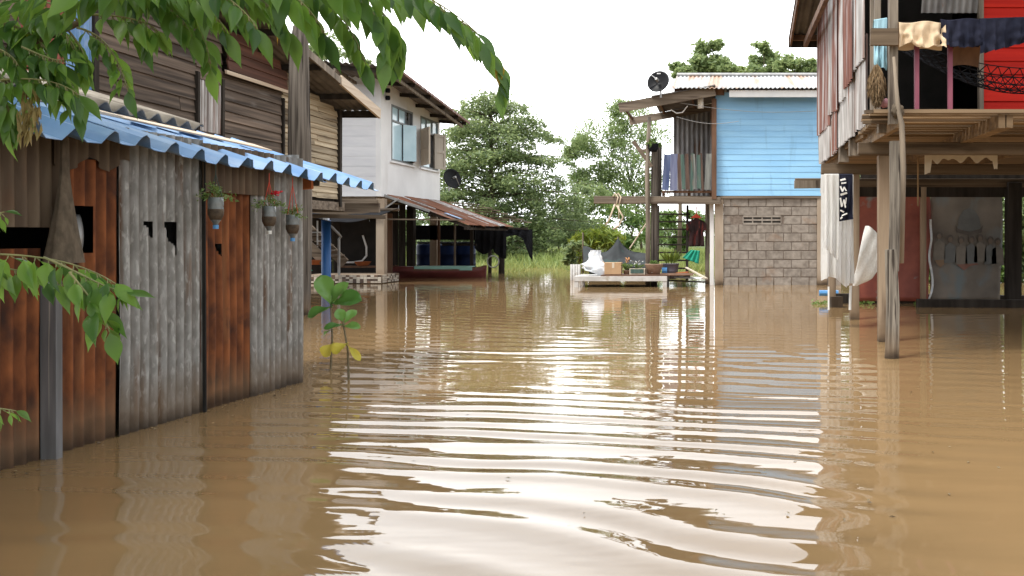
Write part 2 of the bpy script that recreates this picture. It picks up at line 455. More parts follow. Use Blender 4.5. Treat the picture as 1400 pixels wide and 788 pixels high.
cream_tile = surf('cream_tile', (.55, .50, .43), (.72, .68, .60), (9, 9, 9), rough=.3, bump=0, island=.12)
dark_tile = surf('dark_tile', (.06, .045, .035), (.14, .09, .06), (9, 9, 9), rough=.3, bump=0, island=.3)
bottle_m = surf('clouded_bottle', (.09, .10, .105), (.22, .235, .24), (20, 20, 8), rough=.2, bump=.1)
soil = surf('wet_soil', (.055, .038, .026), (.11, .08, .055), (30, 30, 30), rough=.8, bump=.5)
cap_blue = surf('blue_cap', (.08, .26, .55), (.1, .3, .6), (4, 4, 4), rough=.4, bump=0)
cap_white = surf('white_cap', (.6, .62, .6), (.7, .7, .68), (4, 4, 4), rough=.4, bump=0)
red_string = surf('red_cord', (.5, .05, .03), (.6, .08, .04), (9, 9, 9), rough=.7, bump=0)
cord_dark = surf('dark_cord', (.03, .05, .045), (.05, .07, .06), (9, 9, 9), rough=.7, bump=0)
flower_red = surf('red_petals', (.5, .01, .03), (.65, .03, .05), (9, 9, 9), rough=.6, bump=0)
flower_or = surf('orange_petals', (.55, .22, .08), (.62, .34, .14), (9, 9, 9), rough=.6, bump=0)
sackcloth = surf('mud_brown_net', (.075, .058, .040), (.13, .10, .07), (30, 30, 18), rough=.95, bump=.6)
white_cloth = surf('white_cloth', (.72, .72, .71), (.82, .82, .81), (3, 3, 2), rough=.85, bump=.1)
cloth_t = leafmat('sunlit_white_cloth', (.82, .82, .81), (.86, .86, .85), .5, .8, spec=.2)
white_sack = surf('woven_white_sack', (.74, .73, .70), (.84, .83, .80), (40, 40, 40), rough=.6, bump=.15)
beige_cloth = surf('beige_cloth', (.58, .44, .29), (.68, .53, .37), (5, 5, 5), rough=.9, bump=.1)
navy = surf('navy_cloth', (.012, .014, .028), (.024, .026, .045), (6, 6, 6), rough=.9, spec=.12, bump=.15)
ltblue = surf('light_blue_cloth', (.30, .52, .62), (.38, .6, .7), (6, 6, 6), rough=.9, bump=.1)
pinkcloth = surf('pink_cloth', (.55, .26, .30), (.62, .32, .36), (6, 6, 6), rough=.9, bump=.1)
pole_m = surf('grey_bamboo', (.13, .105, .08), (.25, .2, .15), (20, 20, 2), rough=.8, bump=.3)
straw = surf('dry_straw', (.20, .13, .07), (.36, .25, .14), (30, 30, 6), rough=.95, bump=.6, island=.3)
pink = surf('pink_paint', (.19, .045, .08), (.27, .075, .115), (8, 8, 2), rough=.6, bump=.1)
card = surf('cardboard', (.42, .27, .15), (.50, .33, .19), (5, 5, 5), rough=.85, bump=.05)
terracotta = surf('mud_glazed_pot', (.20, .125, .085), (.28, .18, .125), (7, 7, 12), rough=.6, bump=.1)
purple = surf('dull_purple_pot', (.13, .11, .13), (.19, .165, .19), (7, 7, 7), rough=.5, bump=.05)
green_cloth = surf('emerald_cloth', (.01, .27, .18), (.02, .36, .25), (6, 6, 6), rough=.7, bump=.1)
bag_m = surf('clear_white_bag', (.62, .68, .76), (.80, .82, .84), (14, 14, 14), rough=.25, bump=.5)
ban_red = surf('red_vinyl_banner', (.20, .05, .036), (.31, .085, .055), (3, 3, 3), rough=.5, bump=.08, spot=(.21, .20, .19), spot_scale=(1.9, 1.9, 1.9), spot_lo=.60, spot_hi=.64)
ban_grey = surf('faded_poster', (.145, .125, .105), (.225, .195, .165), (2, 2, 2), rough=.6, bump=.1, spot=(.17, .20, .21), spot_scale=(2.4, 2, 1.6), spot_lo=.52, spot_hi=.66)
ink = surf('faded_ink', (.075, .066, .058), (.115, .10, .09), (9, 9, 9), rough=.6, bump=0)
ink_face = surf('faded_skin_print', (.155, .118, .09), (.18, .138, .108), (9, 9, 9), rough=.6, bump=0)
ink_white = surf('faded_white_print', (.17, .152, .13), (.21, .187, .16), (9, 9, 9), rough=.6, bump=0)
ink_orange = surf('faded_orange_print', (.21, .135, .08), (.24, .16, .10), (9, 9, 9), rough=.6, bump=0)
ink_red = surf('faded_red_print', (.21, .10, .075), (.24, .12, .09), (9, 9, 9), rough=.6, bump=0)
ink_blue = surf('faded_blue_print', (.12, .128, .13), (.15, .155, .155), (9, 9, 9), rough=.6, bump=0)
paint_blue = surf('faded_blue_board', (.05, .08, .20), (.15, .19, .32), (30, 30, 1.5), rough=.75, bump=.3)
paint_lav = surf('faded_lavender_board', (.09, .105, .20), (.20, .22, .33), (30, 30, 1.5), rough=.75, bump=.3)
paint_green = surf('faded_green_board', (.035, .075, .065), (.10, .16, .135), (30, 30, 1.5), rough=.75, bump=.3, spot=(.20, .13, .10), spot_scale=(9, 9, 2))
paint_brown = surf('faded_brown_board', (.06, .035, .026), (.14, .09, .07), (30, 30, 1.5), rough=.75, bump=.3)
paint_grey = surf('faded_grey_board', (.12, .125, .12), (.26, .27, .25), (30, 30, 1.5), rough=.75, bump=.3)
bark = surf('bark', (.085, .065, .045), (.17, .135, .095), (10, 10, 2), rough=.95, bump=.7)
stem_m = surf('green_stem', (.16, .17, .07), (.24, .23, .10), (20, 20, 20), rough=.7, bump=.1)
stalk_m = surf('brown_stalk', (.12, .10, .06), (.2, .16, .1), (20, 20, 20), rough=.8, bump=.1)
lf_front = leafmat('broad_leaflets', (.030, .095, .022), (.135, .28, .045), .52, .35, yellow=(.42, .26, .03))
lf_low = leafmat('low_leaflets', (.030, .10, .022), (.07, .18, .035), .38, .42)
lf_tree = leafmat('dark_tree_leaves', (.085, .135, .06), (.25, .33, .15), .42, .5)
lf_loose = leafmat('pale_tree_leaves', (.13, .20, .08), (.27, .35, .16), .45, .5)
lf_bush = leafmat('bush_leaves', (.055, .12, .028), (.16, .26, .07), .4, .5)
lf_yel = leafmat('yellow_green_leaves', (.10, .17, .022), (.22, .29, .045), .3, .5)
lf_grass = leafmat('grass_blades', (.13, .195, .05), (.27, .33, .11), .35, .6)
lf_big = leafmat('glossy_big_leaves', (.035, .14, .025), (.13, .30, .07), .3, .3)
lf_yellow = leafmat('yellowing_leaf', (.42, .42, .04), (.5, .46, .06), .3, .5)
lf_pot = leafmat('potted_foliage', (.07, .15, .03), (.16, .25, .06), .3, .5)
lf_dry = leafmat('dry_tassels', (.20, .17, .06), (.32, .26, .10), .3, .6)

# ------------------------------------------------------------------ ground and flood water
def ground_z(x, y):
    shore = 31 + 1.4 * math.sin(x * .35) + noise.noise(Vector((x * .3, y * .3, 0))) * 1.2
    t = max(0.0, min(1.0, (y - shore + 4) / 9))
    z = -1.1 + 1.32 * (t * t * (3 - 2 * t))
    e = max(0.0, min(1.0, (abs(x) - 32) / 12))
    z = max(z, -1.1 + 1.3 * e)
    e2 = max(0.0, min(1.0, (-8 - y) / 10))
    return max(z, -1.1 + 1.3 * e2) + noise.noise(Vector((x * .15, y * .15, 5))) * .05

gx = [-900, -300, -120] + [x for x in range(-60, 61, 3)] + [120, 300, 900]
gy = [-700, -200, -60] + [y for y in range(-20, 24, 4)] + [24 + .8 * i for i in range(30)] + [50, 56, 65, 80, 110, 180, 400, 1200]
V = np.array([(x, y, ground_z(x, y)) for y in gy for x in gx])
n_ = len(gx)
Fq = np.array([(k * n_ + i, k * n_ + i + 1, (k + 1) * n_ + i + 1, (k + 1) * n_ + i) for k in range(len(gy) - 1) for i in range(n_ - 1)])
earth = surf('grassy_earth', (.045, .075, .02), (.12, .16, .045), (1.2, 1.2, 1.2), rough=.95, bump=.4, spot=(.13, .095, .06), spot_scale=(.7, .7, .7), spot_lo=.6, spot_hi=.75)
g_ = np_mesh('ground', V, Fq, earth, smooth=True); tag(g_, kind='structure')

water_m, t_, b_ = nodes('muddy_flood_water')
tcw = t_.nodes.new('ShaderNodeTexCoord')
nw = t_.nodes.new('ShaderNodeTexNoise'); nw.inputs['Scale'].default_value = .35; nw.inputs['Detail'].default_value = 4
rw = t_.nodes.new('ShaderNodeValToRGB')
rw.color_ramp.elements[0].position = .3; rw.color_ramp.elements[0].color = (.232, .147, .070, 1)
rw.color_ramp.elements[1].position = .7; rw.color_ramp.elements[1].color = (.276, .179, .088, 1)
t_.links.new(tcw.outputs['Object'], nw.inputs['Vector']); t_.links.new(nw.outputs['Fac'], rw.inputs['Fac'])
t_.links.new(rw.outputs['Color'], b_.inputs['Base Color'])
b_.inputs['Roughness'].default_value = .025
b_.inputs['IOR'].default_value = 1.42
mpw = t_.nodes.new('ShaderNodeMapping'); mpw.inputs['Scale'].default_value = (1.6, 5.0, 1)
nb = t_.nodes.new('ShaderNodeTexNoise'); nb.inputs['Scale'].default_value = 1.0; nb.inputs['Detail'].default_value = 2
bp = t_.nodes.new('ShaderNodeBump'); bp.inputs['Strength'].default_value = .5; bp.inputs['Distance'].default_value = .006
t_.links.new(tcw.outputs['Object'], mpw.inputs['Vector']); t_.links.new(mpw.outputs['Vector'], nb.inputs['Vector'])
t_.links.new(nb.outputs['Fac'], bp.inputs['Height']); t_.links.new(bp.outputs['Normal'], b_.inputs['Normal'])

ys = [-30, -12, -4, 0, 1]
y = 1.6
while y < 48:
    ys.append(y); y += max(.018, .0052 * y if y < 9 else .0085 * y)
ys = np.array(ys + [52.0])
xs = np.concatenate([np.array([-48, -30, -20, -14, -11]), np.arange(-9, 5.5, .055), np.array([6.2, 7.5, 9, 12, 18, 30, 48])])
XX, YY = np.meshgrid(xs, ys)
def vnoise(x, y, s, seed):
    r = np.random.default_rng(seed).random((256, 256))
    xi, yi = np.floor(x * s).astype(int), np.floor(y * s).astype(int)
    fx, fy = x * s - xi, y * s - yi
    fx, fy = fx * fx * fx * (fx * (fx * 6 - 15) + 10), fy * fy * fy * (fy * (fy * 6 - 15) + 10)
    g = lambda a, b: r[a & 255, b & 255]
    return (g(xi, yi) * (1 - fx) + g(xi + 1, yi) * fx) * (1 - fy) + (g(xi, yi + 1) * (1 - fx) + g(xi + 1, yi + 1) * fx) * fy
sm = lambda a, lo, hi: np.clip((a - lo) / (hi - lo), 0, 1) ** 2 * (3 - 2 * np.clip((a - lo) / (hi - lo), 0, 1))
# long rings pushed out by somebody wading behind the camera
r1 = np.hypot(XX + 4.0, YY + 8.0) + .42 * (vnoise(XX, YY, .45, 1) - .5) + .13 * (vnoise(XX, YY, 1.5, 2) - .5)
env = sm(YY, 1.8, 3.4) * (1 - sm(YY, 8.0, 13)) * (.15 + 1.25 * vnoise(XX, YY, .55, 3)) * sm(XX, -3.3, -2.4) * (1 - .85 * sm(XX, .4, 1.4))
Zw = .0042 * env * np.sin(2 * np.pi * r1 / .31) + .0016 * env * np.sin(2 * np.pi * r1 / .21 + 1.3 + 4 * vnoise(XX, YY, .5, 9))
r2 = np.hypot(XX - 1.5, YY - 22) + .3 * (vnoise(XX, YY, .8, 4) - .5)
Zw += .0014 * sm(YY, 6, 9) * (1 - sm(YY, 17, 26)) * np.sin(2 * np.pi * r2 / .33) * (.4 + vnoise(XX, YY, .6, 5)) * sm(XX, -7, -4)
Zw += .0030 * (vnoise(XX, YY, .9, 6) - .5) * sm(YY, 1.5, 3) * (1 - sm(YY, 20, 34))
Vw = np.stack([XX.ravel(), YY.ravel(), Zw.ravel()], 1)
nx = len(xs)
ii, kk = np.meshgrid(np.arange(nx - 1), np.arange(len(ys) - 1))
a = (kk * nx + ii).ravel()
w_ = np_mesh('water', Vw, np.stack([a, a + 1, a + nx + 1, a + nx], 1), water_m, smooth=True); tag(w_, kind='structure')


# ------------------------------------------------------------------ foliage tools
def leaf_cloud(name, C, L_, mat, parent=None, base=None, up=.5, wid=.5, droop=.25, D=None):
    """C (n,3) leaf positions, L_ length(s): folded four-point leaves"""
    C = np.asarray(C); n = len(C)
    if D is None:
        D = rng.normal(size=(n, 3)); D[:, 2] = D[:, 2] * .6 - droop
    D = D / np.linalg.norm(D, axis=1, keepdims=True)
    N = rng.normal(size=(n, 3)); N[:, 2] = np.abs(N[:, 2]) + up
    Sd = np.cross(D, N); Sd /= np.linalg.norm(Sd, axis=1, keepdims=True) + 1e-9
    N = np.cross(Sd, D)
    Ln = (np.ones(n) * L_)[:, None] * rng.uniform(.7, 1.25, (n, 1))
    A = C - D * Ln * .5; B = C + D * Ln * .5
    M = C - D * Ln * .05
    l = M + Sd * Ln * wid * .5 + N * Ln * .10; r = M - Sd * Ln * wid * .5 + N * Ln * .10
    Vv = np.stack([A, l, B, r], 1).reshape(-1, 3)
    b = np.arange(n)[:, None] * 4
    Ft = np.concatenate([b + np.array([[0, 1, 2]]), b + np.array([[0, 2, 3]])], 1).reshape(-1, 3)
    return np_mesh(name, Vv, Ft, mat, parent, base)

def clump_tree(name, base, clumps, Y, leaf, n_per, mat, label, cat, group, trunk_r=.12, spread=1.0, droop=.25, sub=7, limbs=True, depth=1.0, fuzz=1.0, wid=.5):
    t = thing(name, base, label, cat, group)
    b = Vector(base)
    mb = MB()
    pts = []
    ctr = []
    for (u, v, rp) in clumps:
        c = P(u, v, Y) + Vector((0, random.uniform(-1, 1) * rp * Y / F * depth, 0))
        ctr.append((c, rp * Y / F))
    top = max(c.z for c, r in ctr)
    fork = b.lerp(Vector((sum(c.x for c, r in ctr) / len(ctr), b.y, top)), .45)
    if limbs:
        mb.tube([b - Vector((0, 0, .5)), b.lerp(fork, .5) + Vector((.03, 0, 0)), fork], [trunk_r, trunk_r * .8, trunk_r * .6], 8, .05)
    for c, r in ctr:
        if limbs:
            mid = fork.lerp(c, .55) + Vector((random.uniform(-.2, .2), random.uniform(-.2, .2), .12 * (c - fork).length))
            mb.tube([fork if c.z > fork.z else b.lerp(fork, .4), mid, c], [trunk_r * .45, trunk_r * .25, trunk_r * .08], 6)
        for k in range(sub):
            d = rng.normal(size=3); d /= np.linalg.norm(d)
            sc = np.array(c) + d * r * random.uniform(.35, .95) * spread * np.array([1, depth, .85])
            m = max(10, int(n_per / sub * random.uniform(.4, 1.6)))
            pts.append(sc + rng.normal(size=(m, 3)) * r * fuzz * np.array([.26, .26, .18]))
    if limbs: mb.build('trunk', bark, t, smooth=True)
    leaf_cloud('crown', np.concatenate(pts), leaf, mat, t, droop=droop, wid=wid)
    return t

# ------------------------------------------------------------------ far vegetation
def tiered_tree():
    b = Vector((X_(672, 38), 38, -.2))
    t = thing('tiered_tree', b, 'broad dark green tree with layered level branches in the middle of the photo', 'tree')
    mb = MB()
    top = 6.7
    mb.tube([b - Vector((0, 0, .6)), b + Vector((.05, 0, 2)), b + Vector((-.03, 0, 4.4)), Vector((b.x, b.y, top))], [.17, .13, .09, .03], 10, .04)
    pts, dirs = [], []
    prof = [(0.8, 3.2), (1.3, 3.6), (1.8, 3.9), (2.3, 3.7), (2.8, 3.6), (3.3, 3.6), (3.8, 3.3), (4.3, 3.3), (4.8, 3.1), (5.3, 2.9), (5.8, 2.6), (6.2, 2.0), (6.55, 1.4), (6.8, .7)]
    for ti, (z, r) in enumerate(prof):
        nb_ = 11 if ti < 11 else 8
        ph = random.uniform(0, 6)
        for k in range(nb_):
            a = ph + 2 * math.pi * k / nb_ + random.uniform(-.25, .25)
            rr = r * random.uniform(.55, 1.12) * (1 + .12 * math.cos(a))
            z0 = z - .35 + random.uniform(-.32, .32)
            e = Vector((b.x + math.cos(a) * rr, b.y + math.sin(a) * rr, z0 + .35 * random.uniform(.2, 1.2)))
            s = Vector((b.x, b.y, z0))
            m = s.lerp(e, .55) + Vector((0, 0, .22))
            mb.tube([s, m, e], [.04, .022, .006], 5)
            nl = int(125 * rr) + 30
            q = np.sqrt(rng.random(nl)) * .98 + .03
            cen = np.array([((1 - x) ** 2) * np.array(s) + 2 * x * (1 - x) * np.array(m) + x * x * np.array(e) for x in q])
            side = np.array([-math.sin(a), math.cos(a), 0])
            off = rng.normal(size=(nl, 1)) * (.12 + .34 * np.sin(np.pi * np.clip(q, 0, 1)))[:, None]
            pts.append(cen + off * side + rng.normal(size=(nl, 3)) * np.array([.06, .06, .085 + .10 * random.random()]) - np.stack([0 * q, 0 * q, .25 * q ** 3 * rr / 3], 1))
    mb.build('trunk', bark, t, smooth=True)
    leaf_cloud('crown', np.concatenate(pts), .155, lf_tree, t, up=1.6, droop=.1, wid=.55)
tiered_tree()

def at(u, Y): return (X_(u, Y), Y, ground_z(X_(u, Y), Y))
TG = 'trees beyond the houses'
clump_tree('feathery_tree', at(880, 46), [(868, 158, 22), (888, 178, 22), (845, 176, 18), (815, 188, 20), (793, 196, 12), (850, 214, 20), (832, 238, 13), (876, 222, 20),
           (884, 258, 20), (862, 286, 22), (886, 300, 20), (850, 205, 16), (820, 232, 12), (806, 205, 16), (862, 250, 18), (840, 268, 20), (868, 186, 18), (780, 210, 10), (800, 250, 16), (818, 262, 18), (790, 240, 12), (845, 150, 12), (890, 240, 20)], 46, .15, 900, lf_loose,
           'tall loose pale green tree with drooping sprays left of the blue house porch', 'tree', TG, .075, 1.25, .7, 14, fuzz=1.5)
clump_tree('roadside_tree', at(972, 36), [(966, 72, 17), (982, 84, 19), (956, 88, 17), (992, 98, 16), (970, 98, 18), (948, 100, 14), (975, 66, 11)], 36, .19, 1000, lf_loose,
           'round topped tree rising behind the blue house roof, widest treetop there', 'tree', TG, .13)
clump_tree('roadside_tree', at(1046, 37), [(1044, 66, 12), (1054, 78, 15), (1036, 84, 12), (1056, 94, 15), (1034, 100, 13), (1046, 104, 14)], 37, .18, 800, lf_loose,
           'pale airy tree rising behind the middle of the blue house roof', 'tree', TG, .12)
clump_tree('roadside_tree', at(928, 35), [(922, 90, 9), (936, 96, 10), (928, 104, 9), (942, 103, 8)], 35, .16, 420, lf_loose,
           'small pale treetop showing right beside the black dish on the blue house roof', 'tree', TG, .1)
clump_tree('roadside_tree', at(1096, 35), [(1086, 86, 13), (1108, 92, 14), (1072, 96, 12), (1124, 95, 13), (1095, 99, 13)], 35, .18, 800, lf_loose,
           'low spreading tree behind the blue house roof beside the tin wall of the red house', 'tree', TG, .12)
clump_tree('roadside_tree', at(1015, 40), [(998, 99, 11), (1018, 99, 10), (1034, 100, 10), (985, 104, 10), (1008, 104, 10), (1060, 101, 10), (1078, 102, 9)], 40, .18, 700, lf_yel,
           'low yellow green treetop just over the ridge of the blue house roof', 'tree', TG, .1)
clump_tree('backyard_tree', at(452, 36), [(440, 58, 24), (470, 76, 20), (420, 78, 22), (495, 92, 15)], 36, .17, 800, lf_tree,
           'dark tree peeping over the roofs between the wooden house and the white house', 'tree', TG, .14)
BG_ = 'bushes on the far bank'
for (u, Y, cl_, mt_, lab) in (
        (812, 43, [(800, 278, 24), (832, 290, 26), (788, 300, 20), (815, 312, 22), (820, 268, 18), (775, 285, 20)], lf_loose, 'rounded pale green bush on the bank to the right of the tiered tree'),
        (862, 41, [(846, 285, 24), (872, 300, 24), (890, 322, 20), (858, 332, 16)], lf_bush, 'dense green bush behind the wooden posts of the blue house porch'),
        (764, 46, [(748, 300, 20), (772, 310, 20), (760, 328, 16)], lf_tree, 'dark bush under the right side of the tiered tree'),
        (720, 52, [(700, 326, 13), (728, 330, 12), (745, 332, 11), (712, 334, 10)], lf_loose, 'pale grassy bush on the bank under the tiered tree'),
        (640, 47, [(610, 320, 18), (640, 316, 20), (668, 326, 15), (625, 336, 12)], lf_bush, 'bush behind the rusty lean-to beyond the blue drums'),
        (570, 42, [(556, 330, 16), (580, 318, 18), (592, 338, 14), (565, 344, 12)], lf_loose, 'pale bush seen through the gap beside the concrete column'),
        (920, 38, [(915, 300, 16), (935, 318, 18), (950, 300, 15), (925, 338, 14)], lf_bush, 'bush seen between the rungs of the porch ladder')):
    clump_tree('bush', at(u, Y), cl_, Y, .19, 620, mt_, lab, 'bush', BG_, .06, droop=.2, sub=12)
clump_tree('palm_bush', at(812, 29), [(800, 330, 15), (818, 326, 16), (836, 330, 13), (790, 348, 10)], 29, .42, 420, lf_yel,
           'yellow green bush with long narrow leaves behind the black shade net', 'bush', None, .05, droop=-.9, sub=8, fuzz=1.3, wid=.13)
clump_tree('leafy_bush', at(788, 27), [(784, 345, 10), (792, 335, 10), (780, 357, 8)], 27, .24, 160, lf_tree,
           'dark broad leaved bush behind the striped white container', 'bush', None, .04, droop=.2, sub=6)
clump_tree('bush', at(1394, 24), [(1392, 215, 20), (1400, 240, 20), (1388, 262, 18), (1396, 290, 20), (1410, 330, 25)], 24, .16, 500, lf_bush,
           'bright bush seen under the red house past its last dark post', 'bush', BG_, .06, sub=10)
for (u, Y, c0) in ((1340, 23, 1300), (1440, 22, 1440), (1560, 24, 1560), (1240, 26, 1240), (1168, 28, 1178)):
    clump_tree('bush', at(u, Y), [(c0 + dx_, v_, 38) for dx_, v_ in ((-40, 300), (20, 250), (60, 330), (-20, 360), (40, 380), (90, 290), (0, 310), (50, 220))], Y, .18, 1300, random.choice([lf_bush, lf_tree]),
               {1340: 'bush glimpsed behind the faded poster under the red house', 1440: 'tall bush at the right edge behind the last dark stilt', 1560: 'bush beyond the right edge behind the red house', 1240: 'bush hidden behind the red banner', 1168: 'bush between the blue house and the red banner'}[u], 'bush', BG_, .06, sub=12)
# row of distant trees closing the view
for i in range(15):
    u = 380 + i * 66 + random.uniform(-16, 16)
    Y = random.uniform(62, 82)
    hgt = random.uniform(24, 46)
    cl_ = [(u + random.uniform(-34, 34), 330 - hgt * random.uniform(.1, 1), random.uniform(13, 20)) for _ in range(6)]
    x = X_(u, Y)
    tr = clump_tree('distant_tree', (x, Y, ground_z(x, Y)), cl_, Y, .32, 420, random.choice([lf_bush, lf_loose, lf_tree]),
                    'small hazy tree in the far row behind the houses', 'tree', 'far row of trees', .12, sub=9)

# emergent grass on the far bank, nobody could count it
n = 26000
gxp = rng.uniform(-16, 3, n); gyp = 28.5 + 22 * rng.random(n) ** 1.4
keep = np.array([noise.noise(Vector((x * .5, y * .35, 3))) + (y - 31) * .09 > -.12 for x, y in zip(gxp, gyp)])
gxp, gyp = gxp[keep], gyp[keep]; n = len(gxp)
gz = np.array([max(-.05, ground_z(x, y)) for x, y in zip(gxp, gyp)])
hh = rng.uniform(.10, .36, n)
an = rng.uniform(0, 2 * np.pi, n); wdt = rng.uniform(.018, .04, n)
lean = rng.normal(size=(n, 2)) * .16
A = np.stack([gxp - np.cos(an) * wdt, gyp - np.sin(an) * wdt, gz - .05], 1)
B = np.stack([gxp + np.cos(an) * wdt, gyp + np.sin(an) * wdt, gz - .05], 1)
T = np.stack([gxp + lean[:, 0], gyp + lean[:, 1], gz + hh], 1)
Vg = np.stack([A, B, T], 1).reshape(-1, 3)
gr = np_mesh('grass', Vg, np.arange(n * 3).reshape(-1, 3), lf_grass); tag(gr, 'long bright grass standing out of the flood on the far bank', 'grass', kind='stuff')

# low white kerb far on the bank
mb = MB()
xk = X_(688, 47)
while xk < X_(776, 47):
    w = random.uniform(.2, .5)
    mb.box(xk, xk + w, 47, 47.2, .1, .1 + random.uniform(.16, .26), .02)
    xk += w + random.uniform(.05, .45)
tag(mb.build('kerb_wall', white_wall, base=(X_(730, 47), 47, .1)), 'broken low white kerb on the grassy bank far behind', 'kerb')

# overhead cables
for (a, b, lab) in (((560, 60, 30), (905, 152, 52), 'thin overhead cable crossing the white sky, the lower of two'), ((700, 78, 40), (900, 128, 52), 'thin overhead cable crossing the white sky, the upper of two')):
    p, q = P(*a), P(*b)
    pts = [p.lerp(q, i / 12) - Vector((0, 0, .35 * math.sin(math.pi * i / 12))) for i in range(13)]
    tag(MB().tube(pts, .008, 5).build('overhead_cable', metal_grey, base=p), lab, 'cable')


# ------------------------------------------------------------------ corrugated shed (left)
def shx(y): return -3.8005 + .0783 * y
SA, SB = Vector((shx(2.2), 2.2, 0)), Vector((shx(7.04), 7.04, 0))
SD = (SB - SA).normalized()
shed = thing('tin_shed', (-4.2, 5, 0), 'low tin shed of rusty and grey corrugated panels under a blue roof', 'shed')
def panel(y0, y1, z0, z1, mat, out=0.0, holes=(), name='wall_panel', pitch=.076, ph=0, ragged=.0):
    mb = MB()
    N = Vector((SD.y, -SD.x, 0))
    o = Vector((shx(y0), y0, z0)) + N * out
    w = (y1 - y0) / SD.y
    sk = None
    if holes:
        hs = [((a - y0) / SD.y, (b - y0) / SD.y, c - z0, d_ - z0, tri) for (a, b, c, d_, tri) in holes]
        def sk(s, t):
            for (a, b, c, d_, tri) in hs:
                if a < s < b and c < t < d_:
                    if not tri or (s - a) / (b - a) > 1 - (t - c) / (d_ - c) * tri: return True
            return False
    ed = (lambda s: ragged * noise.noise(Vector((s * 6, y0, 1)))) if ragged else None
    corr(mb, o, SD, (0, 0, 1), w, z1 - z0, pitch, .0135, 'sine', max(6, int((z1 - z0) / .012)) if holes else 10, jit=.012, skip=sk, phase=ph, edge=ed)
    return mb.build(name, mat, shed, smooth=True)
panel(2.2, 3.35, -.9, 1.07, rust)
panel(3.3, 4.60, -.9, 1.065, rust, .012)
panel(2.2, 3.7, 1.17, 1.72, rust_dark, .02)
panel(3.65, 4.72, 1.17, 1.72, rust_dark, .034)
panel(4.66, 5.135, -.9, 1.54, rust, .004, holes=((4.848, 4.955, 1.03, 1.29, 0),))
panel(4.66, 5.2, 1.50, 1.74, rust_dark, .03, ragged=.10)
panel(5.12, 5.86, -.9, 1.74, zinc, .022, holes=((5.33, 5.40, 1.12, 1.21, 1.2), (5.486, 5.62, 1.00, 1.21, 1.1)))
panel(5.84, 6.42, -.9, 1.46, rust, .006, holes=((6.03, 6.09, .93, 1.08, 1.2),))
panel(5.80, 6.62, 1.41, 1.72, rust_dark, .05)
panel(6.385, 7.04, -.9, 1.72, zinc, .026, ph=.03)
mb = MB(); mb.bar((shx(4.627) + .055, 4.627, -.9), (shx(4.627) + .05, 4.627, .9), .045, .085, (1, 0, 0)); mb.build('corner_strip', metal_strip, shed, bevel=.004)
mb = MB(); mb.bar((shx(5.845) + .05, 5.845, -.9), (shx(5.835) + .045, 5.835, 1.6), .012, .02, (1, 0, 0)); mb.build('dark_joint', black, shed)
# back, end walls and floor-level framing so the shed is closed
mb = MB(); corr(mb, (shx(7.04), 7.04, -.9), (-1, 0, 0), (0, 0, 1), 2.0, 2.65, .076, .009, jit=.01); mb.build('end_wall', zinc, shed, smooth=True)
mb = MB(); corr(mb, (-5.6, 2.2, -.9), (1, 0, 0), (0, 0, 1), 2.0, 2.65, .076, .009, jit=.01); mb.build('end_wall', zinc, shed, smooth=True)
mb = MB(); mb.box(-5.68, -5.62, 2.2, 7.04, -.9, 2.2); each(mb, 'back_wall', wood_black, shed)
mb = MB(); mb.box(-4.62, -4.6, 2.3, 6.9, -.5, 1.75); mb.build('inner_partition', black, shed)
def roof_z(x, y): return 1.628 - (y - 4.3) * .0125 + .31 * (-3.1 - x)
rs = Vector((-1, 0, .31)).normalized()
y = 2.0; k = 0
ends = [2.0, 3.35, 4.68, 6.05, 7.18, 8.36]
for i in range(5):      # overlapping blue sheets, waves running down the slope
    mb = MB()
    w = ends[i + 1] - ends[i] + (.06 if i < 4 else 0)
    x0 = -3.1 + random.uniform(-.02, .03) + (.02 if i == 3 else 0)
    corr(mb, (x0, ends[i], roof_z(x0, ends[i]) + (.004 * (i % 2))), (0, 1, -.0125), rs, w, 1.32, .268, .036, 'trap', 6, sag=.008, jit=.03, phase=ends[i] - 2)
    mb.build('blue_roof_sheet', roof_blue, shed, solid=.004)
mb = MB()
corr(mb, (-4.16, 2.0, roof_z(-4.16, 2) + .075), (0, 1, -.0125), rs, 5.35, 1.7, .19, .03, 'sine', 6, sag=.01, jit=.02)
mb.build('fibre_roof_sheet', roof_fibre, shed, smooth=True, solid=.012)
mb = MB()
for (a, b, x) in ((4.3, 5.75, -3.86), (5.72, 7.55, -3.80)):
    mb.bar((x, a, roof_z(x, a) + .055), (x + .02, b, roof_z(x, b) + .05), .17, .02, (.29, 0, 1), .006)
each(mb, 'roof_batten', batten, shed, bevel=.004)
mb = MB()
for y in (2.4, 3.9, 5.3, 6.9, 8.1):
    mb.bar((-3.5, y, roof_z(-3.5, y) - .075), (-5.5, y, roof_z(-5.5, y) - .075), .05, .07, j=.004)
for x in (-3.62, -4.3, -5.3):
    mb.bar((x, 2.1, roof_z(x, 2.1) - .14), (x, 8.2, roof_z(x, 8.2) - .14), .05, .06, j=.004)
each(mb, 'rafter', wood_black, shed)
p = P(415, 247, 7.35)
mb = MB(); mb.bar(p + Vector((-.09, 0, -.01)), p + Vector((.07, 0, .0)), .03, .135, j=.004); each(mb, 'eave_board', orange_m, shed, bevel=.004)
mb = MB(); mb.bar((shx(7.09) - .04, 7.09, -.9), (shx(7.09) - .04, 7.09, 1.6), .05, .05, (1, 0, 0), .004); mb.build('corner_post', wood_brown, shed, bevel=.005)

